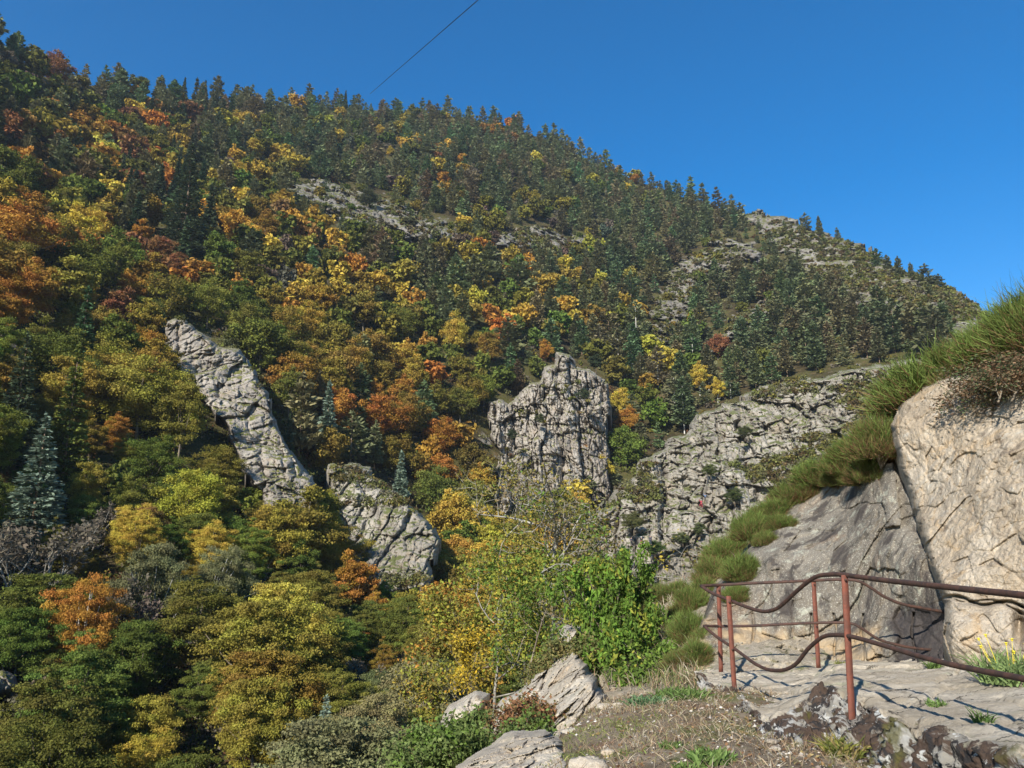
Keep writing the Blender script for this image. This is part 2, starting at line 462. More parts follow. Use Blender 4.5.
CRAGS = {}; CRAGV = {}
def crag(key, label, poly, ctrl, **kw):
    mat = kw.pop('mat', M_CRAG); cat = kw.pop('cat', 'rock crag'); nm = kw.pop('nm', 'rock_crag')
    foot = kw.pop('foot', 999); ext = kw.pop('ext', None); see = np.array(poly, float)
    if ext is not None:   # the rock goes on down into the ground in front of its foot
        poly = ext
    if kw.pop('free', False):
        T_ = TPS(ctrl); kw['base'] = lambda x, y: T_(x, y) + np.clip(y - foot, 0, 99) * .5
    elif ctrl is not None:
        T_ = TPS(ctrl); kw['base'] = lambda x, y: np.minimum(T_(x, y), mt_r(x, y) - 5) + np.clip(y - foot, 0, 99) * .5
    V, Fc = shell(nm, poly, ctrl, kw.pop('stp', 1.0), kw.pop('blk', 6.), kw.pop('amp', 2.2), kw.pop('seed', 1), mat, **kw)
    o = centred(nm, V, Fc, mat, False)
    tag(o, label, cat)
    CRAGS[key] = (see, ctrl); CRAGV[key] = V
    return o

crag('fin', 'pale jagged rock fin rising out of the autumn trees in the left half',
     [(168, 322), (184, 316), (196, 326), (214, 340), (223, 347), (238, 349), (250, 360), (257, 378), (268, 394), (270, 415), (284, 440), (300, 462), (314, 478), (309, 492), (300, 500), (262, 496), (250, 480), (236, 455), (225, 430), (205, 405), (186, 385), (170, 366), (163, 345)],
     [(165, 330, 153), (185, 318, 152), (168, 360, 144), (220, 345, 147), (200, 400, 131), (255, 370, 140), (268, 400, 133), (250, 440, 122), (300, 470, 116), (260, 490, 110), (305, 495, 112)], free=True,
     blk=9, amp=2.7, seed=5, recede=12, edge=4, jag=6, zst=.4, stp=.6, tilt=-.35, vor=.75, block=.25, fine=.5)
crag('fin_foot', 'dark streaked rock at the shaded lower end of the pale left fin',
     [(262, 480), (285, 468), (312, 476), (318, 492), (312, 512), (290, 522), (268, 516), (258, 500)],
     [(262, 485, 112), (312, 480, 113), (270, 515, 106), (312, 515, 107)], free=True, blk=4, amp=1.6, seed=8, recede=8, edge=8, jag=3, zst=.3, stp=.8)
crag('low', 'broken grey crag with green ledges above the bottom of the ravine',
     [(330, 466), (352, 464), (368, 470), (382, 488), (404, 500), (420, 512), (438, 540), (436, 562), (425, 585), (408, 596), (385, 584), (362, 566), (345, 540), (338, 510), (332, 488)],
     [(335, 470, 136), (365, 470, 135), (350, 540, 118), (400, 500, 126), (430, 545, 114), (420, 590, 102), (380, 580, 106)], free=True,
     foot=585, ext=[(330, 466), (352, 464), (368, 470), (382, 488), (404, 500), (420, 512), (438, 540), (436, 562), (432, 600), (425, 650), (385, 640), (350, 600), (340, 540), (334, 510), (330, 488)],
     blk=7, amp=2.4, seed=12, recede=9, edge=5, jag=6, zst=.4, stp=.7, mat=M_CLIFF, vor=.5, block=.7)
crag('mid', 'tall pillared grey crag standing in the middle of the wooded slope',
     [(488, 402), (500, 398), (508, 404), (520, 396), (530, 384), (540, 380), (545, 368), (556, 366), (558, 353), (570, 354), (578, 368), (590, 370), (608, 384), (610, 400), (605, 425), (606, 450), (590, 470), (560, 485), (545, 500), (530, 515), (500, 512), (497, 480), (496, 450), (488, 430)],
     [(490, 400, 206), (560, 356, 212), (608, 390, 216), (497, 510, 190), (550, 450, 197), (600, 460, 204), (530, 515, 188)],
     foot=500, ext=[(488, 402), (500, 398), (508, 404), (520, 396), (530, 384), (540, 380), (545, 368), (556, 366), (558, 353), (570, 354), (578, 368), (590, 370), (608, 384), (612, 400), (608, 425), (612, 470), (612, 540), (500, 560), (494, 520), (496, 450), (488, 430)],
     blk=7, amp=3.4, seed=23, recede=12, edge=4, jag=5, zst=.4, tilt=.02, crackd=.5, stp=.5, vor=.75, block=.75, fine=.6)
crag('cliff', 'broad sloping grey cliff with scrubby ledges below the pine terrace',
     [(592, 560), (596, 520), (620, 490), (640, 462), (664, 448), (684, 436), (706, 410), (735, 402), (760, 390), (790, 378), (826, 368), (860, 366), (905, 362), (960, 360), (960, 470), (860, 500), (760, 560), (700, 610), (620, 620), (598, 590)],
     [(595, 555, 160), (600, 520, 165), (640, 465, 182), (700, 412, 200), (760, 392, 208), (830, 370, 214), (900, 366, 216), (960, 365, 216), (640, 541, 158), (700, 500, 168), (760, 460, 178), (840, 430, 185), (650, 600, 146), (720, 570, 150), (850, 500, 165), (950, 460, 172)],
     blk=10, amp=3.8, seed=31, recede=14, edge=7, jag=10, zst=.4, tilt=.3, mat=M_CLIFF, stp=.7, vor=.8, block=.8, fine=.6)
crag('band', 'long grey rock band high on the mountain above the yellow trees',
     [(266, 190), (300, 180), (340, 182), (372, 192), (398, 204), (420, 212), (445, 216), (462, 232), (455, 246), (425, 244), (400, 240), (380, 236), (350, 226), (320, 214), (290, 206)],
     None, base=lambda x, y: mt_r(x, y) - 9, blk=9, amp=3, seed=41, recede=16, edge=10, jag=11, mat=M_CRAGF, nm='rock_outcrop', cat='rock outcrop', stp=.9)
crag('band2', 'small grey rock band in the pines right of the long band',
     [(494, 232), (520, 226), (548, 226), (560, 236), (585, 236), (590, 248), (560, 252), (520, 250), (496, 248)],
     None, base=lambda x, y: mt_r(x, y) - 8, blk=7, amp=3, seed=43, recede=14, edge=7, jag=9, mat=M_CRAGF, nm='rock_outcrop', cat='rock outcrop', stp=.9)
crag('spur', 'rounded rock dome with pale patches standing out of the pines on the right',
     [(648, 340), (642, 322), (652, 300), (664, 285), (672, 268), (690, 252), (712, 240), (738, 240), (762, 250), (768, 262), (740, 268), (715, 272), (700, 290), (690, 312), (676, 330), (662, 348)],
     None, base=lambda x, y: mt_r(x, y) - 10, blk=8, amp=3.4, seed=47, recede=16, edge=12, jag=11, mat=M_CRAGF, nm='rock_outcrop', cat='rock outcrop', stp=.8)
crag('spur2', 'slanting grey rock rib between the pines below the rock dome',
     [(694, 356), (712, 336), (730, 318), (752, 306), (772, 300), (778, 310), (760, 320), (742, 334), (722, 350), (704, 366)],
     None, base=lambda x, y: mt_r(x, y) - 8, blk=6, amp=2.4, seed=49, recede=12, edge=8, jag=7, mat=M_CRAGF, nm='rock_outcrop', cat='rock outcrop', stp=.8)
crag('ridge', 'bare brownish rocky shoulder falling along the skyline at the right',
     [(735, 214), (760, 212), (796, 222), (820, 232), (850, 241), (880, 256), (915, 273), (945, 284), (972, 300), (1000, 330), (960, 345), (900, 330), (860, 310), (820, 290), (790, 262), (760, 240)],
     None, base=lambda x, y: mt_r(x, y) - 7, blk=9, amp=2.2, seed=53, recede=14, edge=14, jag=9, mat=M_CRAGF, nm='rock_outcrop', cat='rock outcrop', stp=.9)
crag('scree', 'small pale rock scar among the dark trees near the left edge',
     [(28, 266), (36, 262), (46, 274), (56, 288), (60, 300), (48, 302), (36, 290)],
     None, base=lambda x, y: mt_r(x, y) - 9, blk=4, amp=1.5, seed=59, recede=12, edge=6, jag=3, nm='rock_outcrop', cat='rock outcrop', stp=.8)
crag('knob', 'pale boulder half in shade at the bottom of the left edge',
     [(-14, 676), (4, 670), (16, 676), (20, 688), (12, 696), (-6, 700)],
     [(-10, 690, 62), (5, 672, 63), (18, 690, 62)], blk=2.2, amp=.8, seed=61, recede=3, edge=8, jag=2, nm='boulder', cat='boulder', stp=.7)
print('mountain+crags', round(_time.time() - _T0, 1))
#PART2
# ------------------------------------------------------------------ tree prototypes
def leaf_quads(c, n, size, r, flat=0., up=.35, aspect=1.5, outward=None, ow=.5):
    """kite-shaped leaf sprays at points c: verts (4n,3), faces (n,4)"""
    nrm = r.normal(size=(n, 3)); nrm[:, 2] = nrm[:, 2] * (1 - flat) + up * 2
    if outward is not None: nrm += outward * ow * 2
    nrm /= np.linalg.norm(nrm, axis=1)[:, None] + 1e-9
    a = r.normal(size=(n, 3)); a -= nrm * (a * nrm).sum(1)[:, None]; a /= np.linalg.norm(a, axis=1)[:, None] + 1e-9
    b = np.cross(nrm, a)
    s = (size * r.uniform(.65, 1.35, n))[:, None]
    v = np.stack([c - a * s * aspect * .5, c + b * s * .45 + nrm * s * .12, c + a * s * aspect * .5, c - b * s * .45 + nrm * s * .12], 1)
    return v.reshape(-1, 3), np.arange(4 * n).reshape(n, 4)

def broadleaf(seed, H=11., W=8., nclump=42, nleaf=7000, lsize=.33, low=.25, trunk_r=.16, cs=1., flatc=.72):
    r = np.random.default_rng(seed)
    cz0 = H * low
    cl = []
    tries = 0
    while len(cl) < nclump and tries < 9000:
        tries += 1
        u = r.normal(size=3); u /= np.linalg.norm(u)
        rad = r.uniform(.35, 1) ** .6
        lob = 1 + .28 * math.sin(3 * math.atan2(u[1], u[0]) + seed) + .2 * r.normal()
        x, y = u[0] * rad * W / 2 * .82 * lob, u[1] * rad * W / 2 * .82 * lob
        z = cz0 + (H - cz0) * (.47 + .43 * u[2] * rad + .06 * r.normal())
        rr = cs * r.uniform(.10, .2) * W * (1 - .25 * abs(u[2]))
        if all((x - a) ** 2 + (y - b) ** 2 + (z - c) ** 2 > (.62 * (rr + d)) ** 2 for a, b, c, d in cl):
            cl.append((x, y, z, rr))
    cl = np.array(cl)
    wts = cl[:, 3] ** 2 * (1 + r.normal(0, .2, len(cl))).clip(.4, 2); wts /= wts.sum()
    k = r.choice(len(cl), nleaf, p=wts)
    u = r.normal(size=(nleaf, 3)); u[:, 2] += .25; u /= np.linalg.norm(u, axis=1)[:, None]
    rad = (r.uniform(.25, 1.0, nleaf) ** .5)[:, None] * (1 + .34 * r.normal(size=(nleaf, 1)))
    pos = cl[k, :3] + u * rad * cl[k, 3][:, None] * np.array([1.12, 1.12, flatc])
    clt = r.uniform(0, 1, len(cl))
    V, Fq = leaf_quads(pos, nleaf, lsize, r, up=.3, outward=u, ow=.45)
    tone = np.repeat((.5 * clt[k] + .5 * r.uniform(0, 1, nleaf)).clip(0, 1), 4)
    clump = np.repeat((clt[(k * 7) % len(cl)] * .75 + .25 * r.uniform(0, 1, nleaf)), 4)
    # trunk and limbs
    top = np.array([.3 * r.normal(), .3 * r.normal(), H * .78])
    path = np.array([[0, 0, -1.5], [0, 0, 0], [.1 * r.normal(), .1 * r.normal(), H * .3], top * [.6, .6, .7], top])
    parts = [tube(path, [trunk_r * 1.3, trunk_r * 1.15, trunk_r * .85, trunk_r * .5, .03], 6)]
    for i in r.permutation(len(cl))[:min(14, len(cl))]:
        e = cl[i, :3]; z0 = max(H * .2, e[2] * r.uniform(.4, .65)); s = np.array([0, 0, z0])
        m = s * .45 + e * .55 + np.array([0, 0, -.06 * H])
        parts.append(tube([s, m, e], [trunk_r * .45, trunk_r * .28, .03], 4, False))
    T = join([(v, f) for v, f in parts])
    return (V, Fq, dict(tone=tone, clump=clump)), T

def conifer(seed, H=14., W=5.5, whorls=12, per=6, sprays=26, lsize=.55, low=.2, droop=-.05, flat=.6, irregular=.3, tip=.35, power=.8, trunk_r=.14, narrow=.45, thick=.05):
    r = np.random.default_rng(seed)
    P_, K_, T_, O_, A_ = [], [], [], [], []
    branches = []
    for wi in range(whorls):
        f = (wi + r.uniform(-.25, .25)) / (whorls - 1); f = min(max(f, 0), 1)
        z = H * (low + (1 - low) * f * .97)
        L0 = W / 2 * ((1 - f) ** power * (1 - tip) + tip * (1 - f) ** .3) if f < 1 else .1
        ph = r.uniform(0, 6.28)
        for b in range(per):
            if r.uniform() < irregular * .45: continue
            a = ph + b * 6.283 / per + r.normal(0, .2)
            L = max(.25, L0 * r.uniform(1 - irregular * 1.3, 1 + irregular * .6))
            n = max(4, int(sprays * (L / (W / 2)) ** 1.2))
            t = r.uniform(.12, 1, n) ** .65
            wd = narrow * L * (1 - .75 * np.abs(t - .5)) * .5
            s = r.uniform(-1, 1, n) * wd
            zz = z + droop * L * t + (.16 * L * t ** 2 if droop > -.2 else .12 * L * t ** 3) + r.normal(0, thick * H * .2, n)
            d = np.array([math.cos(a), math.sin(a)]); e = np.array([-d[1], d[0]])
            p = np.stack([d[0] * L * t + e[0] * s, d[1] * L * t + e[1] * s, zz], -1)
            P_.append(p); bt = r.uniform(); T_.append(np.full(n, bt)); K_.append(np.full(n, r.uniform()))
            ax = np.stack([d[0] + e[0] * s / (wd + .01) * .7, d[1] + e[1] * s / (wd + .01) * .7, np.full(n, droop * .8 + .15)], -1)
            A_.append(ax)
            branches.append((z, a, L, droop))
    # leader
    n = 10; P_.append(np.stack([r.normal(0, .06, n), r.normal(0, .06, n), np.linspace(H * .95, H * 1.01, n)], -1)); T_.append(np.full(n, .5)); K_.append(np.full(n, .5)); A_.append(r.normal(size=(n, 3)) + [0, 0, 1.5])
    p = np.concatenate(P_); n = len(p); ax = np.concatenate(A_)
    ax += r.normal(0, .35, (n, 3)); ax /= np.linalg.norm(ax, axis=1)[:, None]
    nr = r.normal(size=(n, 3)) * (1 - flat) + np.array([0, 0, flat * 1.6]); nr -= ax * (nr * ax).sum(1)[:, None]; nr /= np.linalg.norm(nr, axis=1)[:, None] + 1e-9
    b = np.cross(nr, ax); s = (lsize * r.uniform(.7, 1.3, n))[:, None]
    V = np.stack([p - ax * s * .8, p + b * s * .36, p + ax * s * .9, p - b * s * .36], 1).reshape(-1, 3)
    Fq = np.arange(4 * n).reshape(n, 4)
    tone = np.repeat((.55 * np.concatenate(T_) + .45 * r.uniform(0, 1, n)), 4); clump = np.repeat(np.concatenate(K_) * .6 + .2, 4)
    parts = [tube([[0, 0, -1.5], [0, 0, 0], [0, 0, H * .5], [0, 0, H * .98]], [trunk_r * 1.3, trunk_r * 1.15, trunk_r * .7, .02], 6)]
    for (z, a, L, dr) in branches[::2]:
        parts.append(tube([[0, 0, z], [math.cos(a) * L * .85, math.sin(a) * L * .85, z + dr * L * .8]], [.04, .012], 3, False))
    return (V, Fq, dict(tone=tone, clump=clump)), join(parts)

def skeleton(seed, H=8., levels=4, trunk_r=.14, spread=.75, first=.3, kids=(5, 4, 4, 3), lean=(0, 0), upw=.25, wob=.22, shrink=.62, multi=1, gnarl=1.0):
    """recursive branching: tube mesh and the twig ends/segments where leaves sit"""
    r = np.random.default_rng(seed); parts = []; tw = []
    def grow(p, d, L, rad, lv):
        n = 5 if lv < 2 else 4; path = [p.copy()]; dd = d.copy()
        for i in range(n):
            dd = dd + r.normal(0, wob * gnarl, 3) * (1 if lv else .5); dd[2] += upw * .15 * (1 if lv else 0); dd /= np.linalg.norm(dd)
            path.append(path[-1] + dd * L / n)
        path = np.array(path); sides = 7 if lv == 0 else (5 if lv == 1 else 3)
        parts.append(tube(path, np.linspace(rad, rad * (.45 if lv < levels else .3), n + 1), sides, False))
        if lv >= levels:
            tw.append((path[-1], path[1], dd)); return
        if lv == levels - 1: tw.append((path[-1], path[2], dd))
        k = kids[min(lv, len(kids) - 1)]
        for j in range(k):
            t = (first if lv == 0 else .25) + (1 - (first if lv == 0 else .25)) * (j + r.uniform(.2, .9)) / k
            q = path[0] + 0; ii = min(int(t * n), n - 1); q = path[ii] * (1 - (t * n - ii)) + path[ii + 1] * (t * n - ii)
            ax = r.normal(size=3); ax -= dd * (ax @ dd); ax /= np.linalg.norm(ax)
            nd_ = dd * (1 - spread * r.uniform(.6, 1.1)) + ax * spread * r.uniform(.7, 1.2); nd_[2] += upw * r.uniform(0, 1); nd_ /= np.linalg.norm(nd_)
            grow(q, nd_, L * shrink * r.uniform(.75, 1.2) * (1.15 - .4 * t), rad * (.58 - .15 * t), lv + 1)
    for m in range(multi):
        d = np.array([lean[0] + (0 if multi == 1 else r.normal(0, .35)), lean[1] + (0 if multi == 1 else r.normal(0, .35)), 1.]); d /= np.linalg.norm(d)
        grow(np.array([0 if multi == 1 else r.normal(0, .12), 0 if multi == 1 else r.normal(0, .12), -.4]), d, H * .62, trunk_r, 0)
    return join(parts), tw

def real_leaves(tw, per, size, spread, seed, aspect=1.6, hang=.0, dens=None):
    r = np.random.default_rng(seed); pos, kk = [], []
    for i, (e, s, d) in enumerate(tw):
        n = r.poisson(per * (dens(e) if dens else 1))
        if n <= 0: continue
        t = r.uniform(-.1, 1.1, n)[:, None]
        pos.append(s * (1 - t) + e * t + r.normal(0, spread, (n, 3))); kk.append(np.full(n, i))
    pos = np.concatenate(pos); kk = np.concatenate(kk); n = len(pos)
    pos[:, 2] -= hang * size
    V, Fq = leaf_quads(pos, n, size, r, up=.4, aspect=aspect)
    tt = r.uniform(0, 1, len(tw)); low = (pos[:, 2] - pos[:, 2].min()) / (np.ptp(pos[:, 2]) + 1e-6)
    return V, Fq, dict(tone=np.repeat(.4 * tt[kk] + .6 * r.uniform(0, 1, n), 4), clump=np.repeat((.5 * r.uniform(0, 1, n) + .5 * tt[(kk * 3) % len(tt)]), 4)), pos

class Proto:
    def __init__(s, crown, trunk, H, W, lmat, tmat, kind):
        s.H, s.W, s.kind = H, W, kind
        s.raw = crown
        s.crown = mesh_from('crown', crown[0], crown[1], lmat, False, crown[2]); s.trunk = mesh_from('trunk', trunk[0], trunk[1], tmat, True)

PRO = {}
for far in (0, 1, 2):
    bl = []
    for i, (H, W, nc, low) in enumerate([(11, 8.5, 46, .2), (12, 8, 40, .22), (9, 8, 38, .15), (13, 7.5, 44, .2), (10, 6.5, 30, .2), (12, 9.5, 54, .2)]):
        if far == 2 and i > 3: continue
        c, t = broadleaf(100 + i, H, W, int(nc * [1.6, 1.3, 3.4][far]), [26000, 8500, 46000][far], [.165, .28, .11][far], low, cs=[.78, .88, .56][far], flatc=[.62, .7, .55][far])
        bl.append(Proto(c, t, H, W, LEAF, BARK, 'broadleaf'))
    PRO['B', far] = bl
    if far == 2: break
    pn = []
    for i, (H, W, wh, low, irr) in enumerate([(14, 5.6, 11, .22, .35), (12, 5.2, 10, .18, .45), (15, 5.0, 13, .25, .3), (11, 6., 9, .25, .55), (13, 5, 12, .12, .3)]):
        c, t = conifer(200 + i, H, W * 1.3, wh if far else wh + 2, 7, 34 if far else 120, .74 if far else .34, low * .7, -.02, .5, irr, .6, .7, narrow=.85, thick=.075)
        pn.append(Proto(c, t, H, W, NEEDLE, BARKP, 'pine'))
    PRO['P', far] = pn
    fr = []
    for i, (H, W, wh) in enumerate([(17, 5.5, 20), (14, 4.2, 18), (20, 7, 22)]):
        c, t = conifer(230 + i, H, W * 1.15, wh, 9, 24 if far else 70, .7 if far else .34, .05, -.28, .5, .18, .06, .95, narrow=.6)
        fr.append(Proto(c, t, H, W, NEEDLE, BARKP, 'fir'))
    PRO['D', far] = fr
    br = []
    for i in range(3):
        T, tw = skeleton(300 + i, 9 + i, 4, .16, .55, .3, (5, 4, 4, 3), upw=.5)
        lv = real_leaves(tw, 3.0 if not far else 1.2, .28 if not far else .4, .35, 310 + i)
        br.append(Proto(lv[:3], T, 9 + i, 6, LEAF, BARKG, 'bare'))
    PRO['K', far] = br
# tiny versions for the mass of far trees
TINY = {'P': [conifer(260 + i, 13, 7.2, 8, 6, 13, 1.05, .12, -.02, .5, .35, .6, .7, narrow=.85, thick=.075)[0] for i in range(6)],
        'B': [broadleaf(270 + i, 10, 7.5, 26, 900, .8, .2)[0] for i in range(5)],
        'D': [conifer(280 + i, 15, 5.6, 13, 7, 10, 1.0, .05, -.28, .5, .2, .06, .95, narrow=.65)[0] for i in range(3)]}
print('prototypes', round(_time.time() - _T0, 1))

COL = {  # base leaf colours
    'G': (.138, .155, .034), 'g': (.15, .165, .036), 'A': (.21, .172, .036), 'O': (.40, .205, .042), 'Y': (.48, .36, .062), 'R': (.26, .125, .055),
    'B': (.15, .125, .09), 'P': (.160, .170, .082), 'D': (.070, .092, .048), 'C': (.20, .255, .185), 'S': (.19, .19, .085)}
WORD = {'G': 'olive green', 'g': 'bright green', 'A': 'amber and olive', 'O': 'orange', 'Y': 'yellow', 'R': 'russet', 'B': 'thin brownish grey', 'P': 'grey green', 'D': 'dark green', 'C': 'pale blue green', 'S': 'grey green'}

GRID = [  # one string per 64 px cell, rows from the top
    "PGBP RPPG P P P P P P P P P P P P P P",
    "GBPG AGYRP PPAR PPPD PPPG PPPB PPPPYB PPPP PPPP P P P P P P P",
    "GPRY YGOPR OARPD YYGPBA YGPPP PPPP PPPYG PPPPR PPPP PPPPY PPPP PPP PPP PPP P P",
    "OAYGO AYGO DDPGA GgGYA RYAGP GBGPA GBAP GABPP PPGB PPPB PPPP PPPP PPP PPP P P",
    "OGAO AGGA RORAG AORGA YGABO OAYGA GGAPP GYAOP GAYPP PPPPY PPPP PPPP PPP PPP P P",
    "GGGA AGOAA ROGAO BGOAA OAGAA AAGAA AAOYG YOAAO AAOP PPGPY PPGYP PPGP PPP PPP P P",
    "DGGA GAAOG AAGOA AGAA DPAG PPOAA AGAOA AGOAA AYOG YOGG PYGP PPP PPP P P P",
    "DDG GRAG GARAG GAYGA AGGA PPDAA AAOYA AAO AAB AOPYG PG PG P P P P",
    "DBD BDGG DYAGG GYGGA AAGOA ARG YYA YAg gY g G P P P P P",
    "BBD OBGG BGGG GRGGA AAGA OAGA AAOGB gYG G G P P P P P P",
    "BBD YGGB GGGA YAAGG GAYGG GYAS SBGG YG G G P P P P P P",
    "AGG GGGY GGGg gGYG GgYG GSG SGG G G G P P P P P P"]
GRID = [g.split() for g in GRID]
def pick(px, py, r):
    a = px / 64 - .5 + r.normal(0, .35); b = py / 64 - .5 + r.normal(0, .3)
    row = GRID[int(np.clip(round(b), 0, 11))]
    cell = row[int(np.clip(round(a), 0, len(row) - 1))]
    c = cell[r.integers(len(cell))]
    if c == 'R' and r.uniform() < .4: c = 'O'
    if c == 'B' and r.uniform() < .6: c = 'G'
    if c == 'A' and r.uniform() < .35: c = 'G'
    return c

trees = []      # dicts: px,py (crown centre), r, base, code, h
cellh = {}
def ground(px, py):
    """point on the mountain at a pixel"""
    r = float(mt_r(np.array([px], float), np.array([py], float))[0])
    return r
def clash(b, sp):
    gx, gy = int(b[0] // 8), int(b[1] // 8)
    for i in (-1, 0, 1):
        for j in (-1, 0, 1):
            for q, s in cellh.get((gx + i, gy + j), ()):
                if (q[0] - b[0]) ** 2 + (q[1] - b[1]) ** 2 + (q[2] - b[2]) ** 2 * .35 < (.5 * (sp + s)) ** 2: return True
    return False
def put(b, sp): cellh.setdefault((int(b[0] // 8), int(b[1] // 8)), []).append((b, sp))

# polygons where no random tree may stand / may cover: (polygon, keep the rock's front clear)
BLOCK = [CRAGS[k][0] for k in ('fin', 'fin_foot', 'low', 'mid', 'cliff', 'scree', 'knob')]
HARD = [CRAGS[k][0] for k in ('fin', 'low', 'mid')]
SOFT = [CRAGS[k][0] for k in ('band', 'band2', 'spur', 'spur2')]
RIDGE = CRAGS['ridge'][0]
def blocked(x, y, m=0, L=None):
    return any(p[:, 0].min() - m < x < p[:, 0].max() + m and p[:, 1].min() - m < y < p[:, 1].max() + m and poly_sd(np.array([x]), np.array([y]), p)[0] > -m for p in (L or BLOCK))

def add_tree(px, py, code, h=None, proto=None, w=1., label=None, col=None, lean=0, force=True, kind=None):
    """px,py: where the middle of the crown shows"""
    k = kind or ('P' if code in 'P' else 'D' if code in 'DC' else 'K' if code == 'B' else 'B')
    if h is None: h = {'P': rng.uniform(10, 15), 'D': rng.uniform(13, 18), 'B': rng.uniform(7.5, 12.5), 'K': rng.uniform(7, 10)}[k]
    yb = py
    for _ in range(4):
        r = ground(px, yb); yb = py + (.55 if k != 'D' else .5) * h * F / (r * 1.12)
    if yb < sky_y(px) + 1: yb = sky_y(px) + 1; r = ground(px, yb)
    b = P(px, yb, r)
    d = dict(px=px, py=py, yb=yb, r=r, b=b, code=code, h=h, k=k, w=w, label=label, col=col, proto=proto, lean=lean, hero=label is not None)
    trees.append(d); return d

